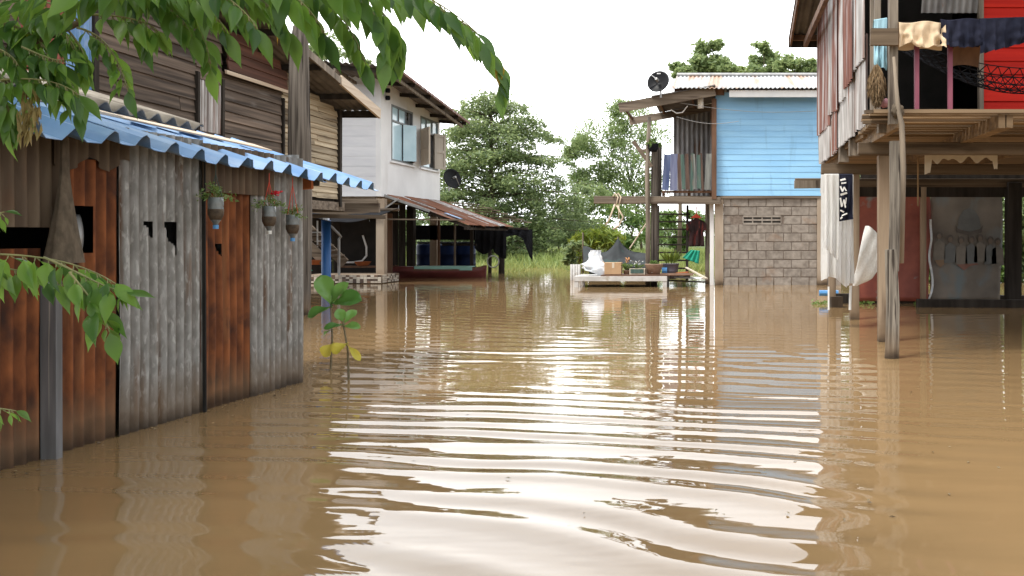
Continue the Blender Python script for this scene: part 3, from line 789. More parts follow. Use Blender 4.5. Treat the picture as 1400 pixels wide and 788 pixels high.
# silver plate behind the cut-out of the rusty panel
c = Vector((shx(4.90) - .035, 4.915, 1.125))
mb = MB()
mb.grid(lambda a, b: c + Vector((-.05 + .085 * (1 - (2 * b - 1) ** 2) * .6 + .02 * a, (a - .5) * .06 + .045 * (2 * b - 1) ** 2 - .02, (b - .5) * .235)), 6, 14)
tag(mb.build('metal_plate', metal_grey, base=c, smooth=True, solid=.004), 'curved silver plate showing in the cut-out of the rusty panel', 'plate')
# funnel shaped brown net hanging on the wall
c = Vector((shx(4.64) + .11, 4.64, 0))
def net_fn(a, b):
    z = 1.66 - b * .67
    r = .026 + .014 * b + .09 * max(0, (b - .3) / .7) ** 1.3
    an = a * 2 * math.pi
    return c + Vector((math.cos(an) * r * .45, math.sin(an) * r * (1 + .08 * math.sin(5 * an)), z))
tag(MB().grid(net_fn, 28, 18).build('hanging_net', sackcloth, base=c + Vector((0, 0, 1.66)), smooth=True), 'brown funnel shaped fishing net hanging on the shed wall', 'net')

# hanging bottle planters
def sprig(c, n, ln, droop, mat, name, par, big=.03):
    mb = MB(); C = []; D = []
    for i in range(n):
        a = random.uniform(0, 6.28); tilt = random.uniform(.3, 1.2)
        e = c + Vector((math.cos(a) * ln * tilt * .8, math.sin(a) * ln * tilt * .8, ln * (.9 - droop * tilt)))
        m = c.lerp(e, .5) + Vector((0, 0, ln * .2))
        mb.tube([c, m, e], [.0025, .002, .0012], 4)
        for k in range(16):
            x = random.uniform(.3, 1)
            C.append(np.array((1 - x) ** 2 * c + 2 * x * (1 - x) * m + x * x * e) + rng.normal(size=3) * .012)
    mb.build('stems', stem_m, par)
    leaf_cloud(name, np.array(C), big, mat, par, up=.3, wid=.3)
def bottle_planter(u, v, x, label, capm, fl, h=.155, cord=red_string, tilt=0, fill=soil, n=9):
    Y = F * -x / (CU - u)
    z = Z_(v, Y)
    t = thing('bottle_planter', (x, Y, z), label, 'hanging planter', 'bottle planters under the blue eave')
    c = Vector((x, Y, z))
    mb = MB(); mb.lathe(c, [(.013, -.10), (.016, -.085), (.03, -.062), (.043, -.03), (.045, .01), (.043, .02), (.0455, .03), (.044, .075), (.040, .075), (.036, .05)], 18)
    mb.build('bottle', bottle_m, t, smooth=True)
    mb = MB(); mb.lathe(c, [(.0315, -.0625), (.0445, -.031), (.0462, -.005), (.0450, .004)], 18); mb.build('soil', fill, t, smooth=True)
    mb = MB(); mb.lathe(c, [(.016, -.118), (.0165, -.094)], 12); mb.build('cap', capm, t)
    ez = roof_z(x, Y) - .05
    mb = MB()
    for a in (0, 2.1, 4.2):
        mb.tube([c + Vector((math.cos(a) * .042, math.sin(a) * .042, .07)), Vector((x, Y, min(ez - .06, z + .30)))], .0022, 4)
    mb.tube([Vector((x, Y, min(ez - .06, z + .30))), Vector((x, Y, ez))], .0022, 4)
    mb.build('cord', cord, t)
    sprig(c + Vector((0, 0, .06)), n, .15, .8, lf_pot, 'leaves', t)
    if fl:
        C = np.array([np.array(c) + np.array((.03 + .04 * random.random(), .04 * random.uniform(-1, 1), .15 + .03 * random.random())) for _ in range(26)])
        leaf_cloud('flower', C * 1.0, .022, flower_red, t, wid=.8)
    return t
bottle_planter(295, 287, -3.12, 'bottle planter with blue cap and green sprigs, farthest left under the blue eave', cap_blue, False, cord=cord_dark, n=12)
bottle_planter(368, 297, -3.12, 'bottle planter with white cap and red flower between the other two planters', cap_white, True, n=11)
bottle_planter(400, 308, -3.13, 'bottle planter hanging nearest the shed corner, muddy with a blue cap', cap_blue, False, n=9)

# ------------------------------------------------------------------ wooden house behind the shed
XW = -7.6
wood = thing('wooden_house', (-10, 13, 0), 'old raised wooden house with dark weathered boards behind the blue shed roof', 'house')
def wroof(y): return 3.62 + .1875 * (18.6 - y) if y > 10.4 else 3.62 + .1875 * 8.2 - .1875 * (10.4 - y)
def siding(y0, y1, z0, z1, bh, mat, x=XW, name='board_wall', brk=2.2, roofcap=True, t=.022):
    mb = MB()
    z = z0
    while z < z1 - .01:
        bh_ = bh * random.uniform(.82, 1.12)
        h = min(bh_, z1 - z)
        ya, yb = y0, y1
        if roofcap:
            while yb > ya and wroof(yb) - .08 < z + h: yb -= .08
        y = ya
        while y < yb - .05:
            e = min(yb, y + random.uniform(.7, 1.3) * brk)
            if yb - e < .4: e = yb
            j = .012
            zz = [random.uniform(-j, j) for _ in range(4)]
            x0 = x - .015; 
            vs = [(x + .03, y, z + zz[0]), (x + .03, e, z + zz[1]), (x + .004, e, z + h + .006 + zz[2]), (x + .004, y, z + h + .006 + zz[3])]
            vs += [(p_[0] - t, p_[1], p_[2]) for p_ in vs]
            mb.add(vs, [(0, 1, 2, 3), (7, 6, 5, 4), (0, 4, 5, 1), (1, 5, 6, 2), (2, 6, 7, 3), (3, 7, 4, 0)])
            y = e + random.choice((.004, .004, .012))
        z += bh_
    return mb.build(name, mat, wood)
siding(11.05, 13.22, 1.85, 5.2, .175, wood_dark_y)
siding(13.9, 15.80, 1.85, 3.62, .175, wood_dark_y)
siding(13.22, 13.9, 1.85, 2.66, .175, wood_dark_y)
siding(13.22, 13.9, 3.40, 5.0, .175, wood_dark_y)
siding(13.9, 15.80, 3.64, 5.0, .165, wood_red_y, x=XW + .10)
siding(15.83, 18.10, 1.85, 4.6, .108, wood_pale_y, brk=1.1)
siding(6.8, 9.9, 1.85, 5.2, .175, wood_dark_y)
mb = MB(); mb.bar((XW + .11, 13.85, 3.61), (XW + .11, 15.82, 3.62), .03, .06, j=.005); mb.build('ledge_board', batten, wood)
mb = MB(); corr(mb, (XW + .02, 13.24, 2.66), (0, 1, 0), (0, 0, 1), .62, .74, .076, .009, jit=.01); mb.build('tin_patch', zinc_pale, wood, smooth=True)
mb = MB()
for (y) in (13.22, 13.88, 15.815): mb.box(XW + .01, XW + .06, y - .03, y + .03, 1.9, 3.5, .004)
each(mb, 'wall_batten', wood_black, wood)
mb = MB(); corr(mb, (XW + .03, 10.56, 1.9), (0, 1, 0), (0, 0, 1), .45, 3.0, .076, .010, jit=.01); mb.build('blue_tin_panel', roof_blue, wood, smooth=True)
mb = MB(); corr(mb, (XW + .02, 9.85, 1.9), (0, 1, 0), (0, 0, 1), .73, 3.0, .076, .010, jit=.01); mb.build('red_tin_panel', tin_redpaint, wood, smooth=True)
mb = MB(); mb.box(XW - .05, XW + .07, 18.1, 18.2, 1.7, 3.62, .004); mb.box(XW - .05, XW + .07, 11.0, 11.08, 1.7, 4.9, .004); each(mb, 'corner_post', wood_black, wood)
mb = MB()
for (a, b) in (((XW - .1, 6.8), (-13, 6.8)), ((XW - .1, 18.05), (-13, 18.05))):
    mb.box(-13, XW - .03, a[1] - .03, a[1] + .03, 1.85, 3.5)
mb.box(-13.06, -13, 6.8, 18.05, 1.85, 3.5)
each(mb, 'back_wall', wood_black, wood)
mb = MB(); mb.box(-13, XW - .03, 6.8, 18.05, 1.80, 1.85); mb.build('floor', wood_black, wood)
# roof: two slopes, gable edge towards the lane
for nm, ya, yb in (('roof_slope', 10.4, 18.65), ('roof_slope', 10.4, 6.2)):
    mb = MB()
    pa, pb = Vector((-6.98, ya, wroof(ya) + .05)), Vector((-6.98, yb, wroof(yb) + .05))
    Vd = (pb - pa)
    corr(mb, pa, (-1, 0, 0), Vd, 6.4, Vd.length, .15, .02, 'sine', 6, jit=.02)
    mb.build(nm, roof_under, wood, smooth=True, solid=.01)
mb = MB(); mb.bar((-6.96, 10.4, wroof(10.4)), (-6.96, 16.8, wroof(16.8)), .035, .13, j=.004); mb.bar((-6.96, 10.4, wroof(10.4)), (-6.96, 6.2, wroof(6.2)), .035, .13, j=.004)
each(mb, 'bargeboard', wood_grey, wood)
mb = MB(); mb.bar((-6.955, 16.75, wroof(16.75) + .01), (-6.955, 18.68, wroof(18.68) + .01), .04, .19, j=.01); mb.build('pale_bargeboard', batten, wood)
mb = MB()
for y in (11.5, 13, 14.5, 16, 17.5, 18.5): mb.bar((-6.99, y, wroof(y) - .04), (-13, y, wroof(y) - .04), .05, .1, j=.004)
each(mb, 'purlin', wood_black, wood)
mb = MB(); mb.bar((-7.0, 18.64, wroof(18.6) - .03), (-12, 18.64, wroof(18.6) - .03), .03, .12, j=.004); mb.build('eave_fascia', wood_black, wood)
mb = MB()
for y in (7.2, 10.8, 14.4, 17.95):
    for x in ((XW - .15 if y < 17 else -9.3), -10.8, -12.8): mb.bar((x, y, -1.1), (x, y, 1.8), .16, .16, (1, 0, 0), .006)
each(mb, 'stilt', wood_grey, wood)
mb = MB()
mb.bar((XW, 7, 1.70), (XW, 18.4, 1.70), .08, .16, j=.006)
mb.bar((-8.3, 18.5, 1.70), (-6.9, 18.5, 1.69), .07, .20, j=.006)
mb.bar((-8.3, 18.3, 1.52), (-6.7, 18.3, 1.50), .06, .07, j=.006)
each(mb, 'floor_beam', wood_grey_x, wood)

# tall cracked post standing between the shed and the wooden house
b = Vector((X_(407, 13), 13, -1))
pts = [Vector((b.x + .02 * math.sin(z * 1.3) + .012 * z, 13, z)) for z in (-1, 0, 1, 1.8, 2.4, 3.0, 3.5, 3.9, 4.1)]
mb = MB(); mb.tube(pts, [.17, .165, .16, .155, .15, .14, .13, .115, .09], 30, .015, ridge=.07)
tag(mb.build('old_timber_post', wood_old, base=(b.x, 13, 0)), 'tall cracked grey timber post rising behind the blue shed roof', 'post')

# ------------------------------------------------------------------ white house
wh = thing('white_house', (-10, 24, 0), 'white two-storey house with blue glazed windows and an overhanging tin roof', 'house')
XH, YN, YF = -8.1, 21.8, 26.4
zt = lambda y: 4.98 - (y - 21.8) * .09
# right wall with two window openings
mb = MB()
W1, W2 = (22.5, 24.05, Z_(219.8, 22.5), Z_(143, 22.5)), (24.68, 26.2, Z_(230, 24.7), Z_(159, 24.7))
zs0, zs1 = 2.97, 4.36
W1, W2 = (22.5, 24.05, zs0, zs1), (24.68, 26.2, zs0, zs1)
def wq(y0, y1, z0, z1a, z1b):
    mb.add([(XH, y0, z0), (XH, y1, z0), (XH, y1, z1b), (XH, y0, z1a), (XH - .12, y0, z0), (XH - .12, y1, z0), (XH - .12, y1, z1b), (XH - .12, y0, z1a)],
           [(0, 1, 2, 3), (7, 6, 5, 4), (0, 4, 5, 1), (1, 5, 6, 2), (2, 6, 7, 3), (3, 7, 4, 0)])
wq(YN, W1[0], 2.06, zt(YN), zt(W1[0])); wq(W1[0], W1[1], 2.06, zs0, zs0); wq(W1[0], W1[1], zs1, zt(W1[0]), zt(W1[1]))
wq(W1[1], W2[0], 2.06, zt(W1[1]), zt(W2[0])); wq(W2[0], W2[1], 2.06, zs0, zs0); wq(W2[0], W2[1], zs1, zt(W2[0]), zt(W2[1])); wq(W2[1], YF, 2.06, zt(W2[1]), zt(YF))
mb.build('side_wall', white_wall, wh)
mb = MB()
z = 2.06
while z < 4.9:
    mb.box(-13, XH - .003, YN + .004, YN + .03, z, min(z + .24, 4.98) - .004); z += .24
mb.box(-13, XH - .13, YN + .03, YN + .06, 2.06, 4.98)
mb.build('front_wall', white_board, wh)
mb = MB(); mb.box(-13, XH - .13, YF - .1, YF, 2.06, 4.5); mb.box(-13.1, -13, YN, YF, 2.06, 4.5); each(mb, 'rear_wall', white_wall, wh)
mb = MB(); mb.box(-13, XH - .125, YN + .07, YF - .11, 2.0, 2.056); mb.build('floor_slab', conc, wh)
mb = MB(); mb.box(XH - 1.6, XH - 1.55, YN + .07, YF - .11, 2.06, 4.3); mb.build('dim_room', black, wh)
def rz(x, y): return 4.80 - (y - 20.6) * .085 + .08 * (-7.3 - x) + .10
mb = MB()
mb_o = Vector((-7.28, 20.5, rz(-7.28, 20.5)))
corr(mb, mb_o, (-1, 0, .08), (0, 1, -.085), 6.2, 6.0, .15, .02, 'sine', 6, jit=.015)
mb.build('roof', roof_under, wh, smooth=True, solid=.01)
mb = MB()
for y in (20.7, 21.9, 23.1, 24.3, 25.5, 26.3): mb.bar((-7.32, y, rz(-7.32, y) - .07), (-13, y, rz(-13, y) - .07), .05, .09)
each(mb, 'purlin', wood_black, wh)
mb = MB()
for x in (-7.45, -8.7, -10): mb.bar((x, 20.6, rz(x, 20.6) - .15), (x, 26.4, rz(x, 26.4) - .15), .05, .07)
each(mb, 'rafter', wood_grey, wh)
mb = MB(); mb.bar((-7.27, 20.5, rz(-7.28, 20.5) - .02), (-7.27, 26.5, rz(-7.28, 26.5) - .02), .02, .06); mb.build('roof_edge', tin_red, wh)
for (y0, y1, z0, z1), which in ((W1, 0), (W2, 1)):
    wf = MB()
    x = XH + .012
    for (a, b, c_, d_) in ((y0, y1, z0, z0 + .05), (y0, y1, z1 - .05, z1), (y0, y0 + .05, z0 + .052, z1 - .052), (y1 - .05, y1, z0 + .052, z1 - .052), (y0 + .052, y1 - .052, z1 - .42, z1 - .37)):
        wf.box(x - .06, x, a, b, c_, d_)
    for q in (1, 2): wf.box(x - .055, x - .004, y0 + (y1 - y0) * q / 3 - .02, y0 + (y1 - y0) * q / 3 + .02, z1 - .368, z1 - .052)
    win = wf.build('window', frame_m, wh)
    pb = MB()
    for q in range(3):
        if which == 0 and q == 2: continue
        pb.box(x - .035, x - .03, y0 + (y1 - y0) * q / 3 + .02, y0 + (y1 - y0) * (q + 1) / 3 - .02, z1 - .37, z1 - .05)
    pb.build('pane', glass_blue, win)
    if which == 0:
        m_ = MB(); m_.box(x - .04, x - .025, y0 + .05, y0 + .78, z0 + .05, z1 - .42); m_.build('sash', glass_blue, win)
        m_ = MB(); m_.bar((x + .0, y0 + .80, (z0 + z1 - .36) / 2), (x + .26, y0 + 1.02, (z0 + z1 - .36) / 2), .03, z1 - z0 - .47); m_.build('sash', glass_blue, win)
        m_ = MB(); m_.bar((x + .0, y1 - .05, (z0 + z1 - .36) / 2), (x + .16, y1 - .34, (z0 + z1 - .36) / 2), .035, z1 - z0 - .47); m_.build('shutter', wood_brown, win)
    else:
        m_ = MB(); m_.box(x - .04, x - .025, y0 + .3, y0 + .8, z0 + .05, z1 - .42); m_.build('sash', glass_blue, win)
    for (pa, pb_, mt_) in (((x + .02, y0 + .0, 0), (x + .42, y0 - .55, 0), cream), ((x + .02, y1 - .45, 0), (x + .18, y1 + .05, 0), cream_d)) if which == 1 else ():
        zc, hh_ = (z0 + z1 - .36) / 2 + .02, z1 - z0 - .40
        pa, pb_ = Vector(pa), Vector(pb_)
        m_ = MB()
        dv = (pb_ - pa).normalized()
        nrm = Vector((dv.y, -dv.x, 0))
        if nrm.y > 0: nrm = -nrm
        ln = (pb_ - pa).length
        m_.bar(pa + Vector((0, 0, zc)), pb_ + Vector((0, 0, zc)), .025, hh_)
        for (s0, s1, q0, q1) in ((0, .09, -.5, .5), (ln - .09, ln, -.5, .5), (.09, ln - .09, .42, .5), (.09, ln - .09, -.5, -.42), (.09, ln - .09, -.04, .04)):
            a_, b_2 = pa + dv * s0, pa + dv * s1
            m_.bar(a_ + Vector((0, 0, zc + (q0 + q1) / 2 * hh_)) + nrm * .02, b_2 + Vector((0, 0, zc + (q0 + q1) / 2 * hh_)) + nrm * .02, .02, (q1 - q0) * hh_ - .002)
        m_.build('shutter', mt_, win)
mb = MB(); mb.box(XH, XH + .05, 22.4, 24.15, zs0 - .05, zs0 - .004); mb.box(XH, XH + .05, 24.6, 26.28, zs0 - .05, zs0 - .004); each(mb, 'window_sill', white_wall, wh)
mb = MB()
for v in (124, 134): 
    p = P(527, v, 22.1); mb.lathe((XH + .06, p.y, p.z), [(.05, -.05), (.06, 0), (.05, .05)], 10)
each(mb, 'wall_insulator', net_black, wh)
mb = MB()
for (x, y) in ((-8.06, 21.75), (-10.4, 21.75), (-8.2, 26.2), (-10.4, 26.2)): mb.box(x - .1, x + .1, y - .1, y + .1, -1.1, 2.0)
each(mb, 'column', conc, wh, bevel=.01)
mb = MB(); mb.box(-13, XH - .02, 21.62, 21.78, 1.80, 1.985); mb.box(-13, XH + .02, 21.55, 21.61, 1.62, 1.78); each(mb, 'floor_beam', wood_grey_x, wh)
mb = MB()
for i in range(22): mb.box(-13 + i * .2, -12.81 + i * .2, 25.0, 25.03, -1, 1.98, .004)
mb.build('under_floor_light_block', wood_black, wh)  # dark boards added behind the stilts to block light
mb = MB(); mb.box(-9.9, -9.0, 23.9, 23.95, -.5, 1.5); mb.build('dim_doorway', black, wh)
mb = MB(); mb.box(-8.95, -8.62, 24.0, 24.05, -.5, 1.7); mb.box(-9.6, -8.5, 22.9, 23.3, .32, .36); mb.box(-9.6, -8.5, 22.7, 23.3, .14, .18); each(mb, 'inner_step', wood_brown, wh)

# dish on the white house corner
def dish(name, c, r, face, label):
    c = Vector(c); face = Vector(face).normalized()
    t = thing(name, c, label, 'satellite dish')
    a = face.orthogonal().normalized(); b = face.cross(a)
    mb = MB()
    mb.grid(lambda s, q: c + (a * math.cos(s * 6.28318) + b * math.sin(s * 6.28318)) * (r * max(q, .02)) + face * (r * .22 * q * q), 28, 8)
    mb.build('reflector', dish_m, t, smooth=True, solid=.012)
    mb = MB(); f = c + face * r * .75
    mb.tube([c + b * r * -.95 + face * r * .2, f], .012, 6); mb.tube([f, f - face * .1], [.03, .04], 8); mb.build('feed_arm', metal_grey, t)
    mb = MB(); mb.tube([c, c - face * .12, c - face * .12 + Vector((0, 0, -r * 1.1))], .022, 8); mb.build('mount_pole', metal_grey, t)
    return t, a, b, face
dish('satellite_dish', P(617, 245, 26.9), .30, (.75, -.6, .25), 'black satellite dish at the back corner of the white house')
mb_p = P(617, 245, 26.9)

# rusty lean-to beside the white house
lt = thing('lean_to', (-7.0, 24, 0), 'lean-to with a rusty tin roof against the white house over a boat', 'lean-to')
mb = MB()
o = Vector((-7.95, 21.9, 2.08)); e = Vector((-6.05, 22.0, 1.37))
for i, (w0, w1, mt_) in enumerate(((0, 1.05, roof_rust), (.98, 2.0, roof_rust), (1.93, 3.0, roof_rust), (2.93, 3.5, zinc_pale), (3.4, 4.3, roof_rust))):
    mb = MB(); corr(mb, o + Vector((random.uniform(-.05, .05), w0, .004 * (i % 2) + .02)), (0, 1, 0), e - o, w1 - w0, (e - o).length + random.uniform(-.05, .1), .076, .010, jit=.02)
    mb.build('roof_sheet', mt_, lt, smooth=True)
mb = MB(); pb = o.lerp(e, .63) + Vector((0, .5, .045)); mb.bar(pb, pb + (e - o) * .2, .26, .012, (.3, 0, 1)); mb.build('blue_roof_patch', roof_blue, lt)
mb = MB(); pb = o.lerp(e, .18) + Vector((0, .6, .045)); mb.bar(pb, pb + (e - o) * .3, .14, .012, (.3, 0, 1)); pb = o.lerp(e, .7) + Vector((0, 2.0, .045)); mb.bar(pb, pb + (e - o) * .28, .1, .012, (.3, 0, 1)); each(mb, 'pale_roof_patch', zinc_pale, lt)
mb = MB(); mb.bar(o + Vector((-.05, -.14, .0)), e + Vector((-.9, -.14, .34)), .04, .06); mb.bar((-8.0, 21.7, 1.75), P(545, 272, 21.75), .035, .035); each(mb, 'brace', metal_grey, lt)
mb = MB()
for y in (22.05, 23.5, 25, 26.1): mb.bar(o + Vector((0, y - 21.9, -.05)), e + Vector((0, y - 22, -.05)), .05, .07)
for f in (.05, .5, .95): mb.bar(o.lerp(e, f) + Vector((0, 0, -.11)), o.lerp(e, f) + Vector((0, 4.3, -.11)), .05, .06)
each(mb, 'rafter', wood_black, lt)
mb = MB(); mb.bar((-8.0, 22.0, 1.52), (-6.15, 22.0, 1.50), .03, .035); mb.build('tie_bar', wood_grey_x, lt)
for (u, w, mt_) in ((562, .20, wood_black), (600, .06, wood_brown), (622, .05, wood_grey), (645, .08, wood_black)):
    mb = MB(); x = X_(u, 25.7); mb.bar((x, 25.7, -1.0), (x, 25.7, 2.05 - .37 * max(0, x + 7.95) - .1), w, w, (1, 0, 0), .004); mb.build('post', mt_, lt)
mb = MB(); mb.box(X_(556, 26.1), X_(650, 26.1), 26.1, 26.14, 1.0, 1.42); mb.build('rear_valance', net_black, lt)
mb = MB(); mb.bar((-8.0, 26.3, .86), (X_(650, 26.2), 26.3, .86), .05, .06); mb.bar((-8.4, 26.3, .2), (X_(650, 26.2), 26.3, .2), .05, .08); each(mb, 'rail', wood_black, lt)
mb = MB()
for i in range(7):
    p = P(615 + i * 11, 277 + i * 4.0, 28 + .2 * i); mb.bar(p, p + Vector((1.0, .3, -.08)), .12, .03, j=.01)
tag(mb.build('scrap_pile', wood_grey_x, base=P(640, 295, 28)), 'loose old boards and tin lying behind the rusty lean-to roof', 'scrap')

# boat
bt = thing('wooden_boat', (X_(602, 24.6), 24.6, 0), 'narrow maroon wooden boat with a mint green seat board under the lean-to', 'boat')
xa, xb = X_(538, 24.6), X_(664, 24.6)
def hull(a, b):
    t = a; wd = .36 * (math.sin(math.pi * min(.98, max(.02, t))) ** .5)
    rise = .10 * (2 * t - 1) ** 4
    s = (b - .5) * 2
    return Vector((xa + (xb - xa) * t, 24.6 + wd * s, -.10 + (.30 + rise) * abs(s) ** 1.6))
mb = MB(); mb.grid(hull, 24, 12); mb.build('hull', hull_m, bt, smooth=True, solid=.03)
mb = MB()
for s in (0, 1):
    mb.tube([hull(i / 20, s) + Vector((0, 0, .01)) for i in range(21)], .022, 6)
each(mb, 'gunwale', wood_brown, bt)
mb = MB(); mb.box(X_(570, 24.5), X_(648, 24.5), 24.28, 24.32, .20, .31); mb.box(X_(570, 24.5), X_(648, 24.5), 24.33, 24.62, .285, .31); each(mb, 'seat_board', teal_m, bt, bevel=.006)
mb = MB(); mb.box(X_(541, 24.5), X_(569, 24.5), 24.28, 24.7, .17, .30); mb.build('bow_deck', hull_m, bt, bevel=.006)

# drums
def drum(u, Y, label):
    c = Vector((X_(u, Y), Y, .0))
    t = thing('blue_drum', c, label, 'drum', 'blue drums under the lean-to')
    mb = MB(); mb.lathe(c, [(.27, -.1), (.285, -.05), (.285, .26), (.30, .28), (.285, .30), (.285, .55), (.30, .57), (.285, .59), (.285, .82), (.26, .88), (.25, .88)], 20); mb.build('barrel', drum_m, t, smooth=True)
    mb = MB(); mb.lathe(c, [(.25, .885), (.262, .90), (.262, .93), (.24, .94)], 20); mb.build('lid', net_black, t)
drum(583, 26.9, 'dark blue plastic drum under the lean-to, closest to the concrete column')
drum(613, 27.0, 'dark blue plastic drum under the lean-to, between the other two drums')
drum(637, 27.1, 'dark blue plastic drum under the lean-to, beside the black net')

# black net hung on poles at the end of the lean-to
bn = thing('net_screen', P(690, 360, 27.5), 'ragged black net draped over poles at the end of the lean-to', 'net')
def drape(u0, u1, vt, vb, Y, fold=.06, wav=5, y2=None, n=(26, 14)):
    sd = random.uniform(0, 9)
    def fn(a, b):
        u = u0 + (u1 - u0) * a
        v = vt(a) + (vb(a) - vt(a)) * b
        return P(u, v, Y + (0 if y2 is None else (y2 - Y) * a)) + Vector((0, fold * b ** .7 * math.sin((a + .06 * noise.noise(Vector((a * 4, b * 2, sd)))) * wav * 6.283 + sd + 1.6 * b) + .45 * fold * b * math.sin(a * wav * 14.1 + sd * 2 + 2 * b) + .05 * b * noise.noise(Vector((a * 7, b * 4, sd))), 0))
    return fn
mb = MB(); mb.grid(drape(648, 692, lambda a: 308 + 3 * a, lambda a: 338 + 10 * abs(math.sin(a * 5)) + (6 if a > .6 else 0), 26.6), 26, 14)
mb.grid(drape(676, 728, lambda a: 311 + 3 * a, lambda a: 336 - 14 * math.sin(a * 3.14) + (24 * max(0, (a - .72) / .28)), 27.2), 26, 14)
mb.build('net_cloth', net_black, bn, smooth=True)
for u, w, Y in ((669, .10, 27.5), (685, .15, 27.2)):
    mb = MB(); x = X_(u, Y); mb.tube([(x, Y, -1), (x + .02, Y, .4), (x, Y, 1.35)], w * .6, 8, .12); mb.build('pole', wood_black, bn)
mb = MB(); mb.bar((X_(648, 27.2), 27.2, 1.36), (X_(722, 27.2), 27.2, 1.33), .05, .06); each(mb, 'crossbar', wood_black, bn)
c = P(674, 358, 27.0)
mb = MB(); mb.tube([c + Vector((.17 * math.cos(i * .35), .0, .17 * math.sin(i * .35))) for i in range(19)], .018, 6)
tag(mb.build('wire_ring', metal_grey, base=c), 'round wire ring hanging beside the boat by the black net', 'ring')

# tiled landing, blue post, tarp, stair, hose
ld = thing('tiled_landing', (-8.6, 21.9, 0), 'low landing edged with cream and brown mosaic tiles beside the white house column', 'landing')
mb = MB(); mb.box(-9.7, X_(523, 21.4), 21.36, 22.5, -1.0, .205); mb.build('slab', conc, ld)
m1, m2 = MB(), MB()
x = -9.66; 
while x < X_(520, 21.4) - .02:
    for r_ in range(4):
        dk = random.random() < .35
        m1.box(x, x + .075, 21.345, 21.358, .02 + r_ * .047, .06 + r_ * .047)
    x += .083
y = 21.38
while y < 22.4:
    for r_ in range(4): m1.box(X_(523, 21.4) + .002, X_(523, 21.4) + .014, y, y + .08, .02 + r_ * .047, .06 + r_ * .047)
    y += .088
m1.build('mosaic_tiles', tile_m, ld)

Yb = 19.4
b = Vector((X_(446, Yb), Yb, 0))
bp_ = thing('blue_post', b, 'bright blue post holding up the dark sagging tarp', 'post')
mb = MB(); mb.tube([b + Vector((0, 0, -1)), b + Vector((0, 0, 1.45))], .095, 14); mb.build('shaft', post_blue, bp_, smooth=True)
mb = MB(); mb.box(b.x - .05, b.x + .05, b.y - .04, b.y + .04, 1.452, 1.53, .01); mb.build('post_cap', white_plastic, bp_)
def tarp_fn(a, b):
    u = 405 + 140 * a
    sag = math.sin(math.pi * a)
    return P(u, 289 + 7 * sag + 3 * a * 0 - 5 * a, 18.9 + 1.7 * b) + Vector((0, 0, -.06 * sag * math.sin(math.pi * b) - .16 * (1 - b) * sag + .03 * noise.noise(Vector((a * 8, b * 5, 2)))))
tag(MB().grid(tarp_fn, 24, 10).build('tarp_awning', net_black, base=P(475, 290, 19.5), smooth=True), 'dark sagging tarp stretched under the wooden house floor', 'tarp')
mb = MB(); mb.tube([P(500, 287, 18.9), P(546, 287, 19.2)], .03, 6); mb.tube([P(405, 283, 18.9), P(500, 287, 18.9)], .03, 6)
tag(mb.build('tarp_pole', wood_grey_x, base=P(500, 287, 18.9)), 'thin pole along the front edge of the sagging tarp', 'pole')
st = thing('wooden_stair', P(428, 350, 19.6), 'steep wooden stair with white pipe rails under the wooden house', 'stair')
pa, pb = P(396, 312, 20.2), P(449, 362, 20.2)
mb = MB(); mb.bar(pa, pb, .06, .22, j=.004); mb.bar(pa + Vector((0, .9, 0)), pb + Vector((0, .9, 0)), .06, .22, j=.004); each(mb, 'stringer', wood_grey_x, st)
mb = MB()
for i in range(1, 7):
    p = pa.lerp(pb, i / 7) + Vector((0, .03, .06)); mb.box(p.x - .12, p.x + .12, p.y, p.y + .85, p.z, p.z + .03)
each(mb, 'tread', wood_grey_x, st)
mb = MB(); mb.tube([P(434, 302, 20.4), P(434, 352, 20.4)], .018, 6); mb.tube([P(441, 302, 20.6), P(441, 345, 20.6)], .018, 6); mb.tube([P(418, 318, 20.5), P(450, 318, 20.5)], .016, 6); mb.tube([P(430, 330, 20.5), P(450, 330, 20.5)], .016, 6)
each(mb, 'rail', white_plastic, st)
mb = MB(); mb.tube([P(452, 309, 20.4), P(463, 320, 20.5), P(466, 324, 20.6), P(463.5, 327, 20.6), P(463.5, 376, 20.6)], .028, 8)
tag(mb.build('pipe_handrail', metal_grey, base=P(463.5, 376, 20.6)), 'bent grey pipe handrail standing just right of the blue post', 'handrail')
mb = MB(); mb.tube([P(496, 322, 23.4), P(501, 338, 23.4), P(501, 350, 23.4), P(495, 357, 23.3), P(482, 359, 23.2), P(468, 359, 23.2)], .024, 8)
tag(mb.build('white_hose', white_plastic, base=P(501, 350, 23.4), smooth=True), 'looped white hose hanging in the dark space behind the landing', 'hose')
def lump(name, c, r, mat, label, cat, sq=(1, 1, .6), seed=0):
    mb = MB(); c = Vector(c)
    def fn(a, b):
        th, ph = a * 6.28318, b * 3.14159
        q = Vector((math.sin(ph) * math.cos(th), math.sin(ph) * math.sin(th), math.cos(ph)))
        k = r * (1 + .35 * noise.noise(q * 2.2 + Vector((seed, 0, 0))) + .12 * noise.noise(q * 6 + Vector((0, seed, 0))))
        return c + Vector((q.x * k * sq[0], q.y * k * sq[1], q.z * k * sq[2]))
    mb.grid(fn, 24, 14)
    return tag(mb.build(name, mat, base=c, smooth=True), label, cat)
lump('green_bag', P(416, 370, 18.6), .13, green_cloth, 'crumpled green plastic bag by the shed corner', 'bag', seed=3)
def basin(c, label):
    c = Vector(c)
    mb = MB(); mb.lathe(c, [(.12, 0), (.16, .04), (.2, .1), (.21, .105), (.19, .09), (.1, .03)], 18)
    tag(mb.build('basin', orange_m, base=c, smooth=True), label, 'basin', 'basins by the stair')
basin(Vector((-9.0, 22.6, .365)) - Vector((0, -.4, 0)), 'orange basin on the steps behind the landing')
basin(P(434, 362, 20.3), 'orange basin at the foot of the wooden stair')

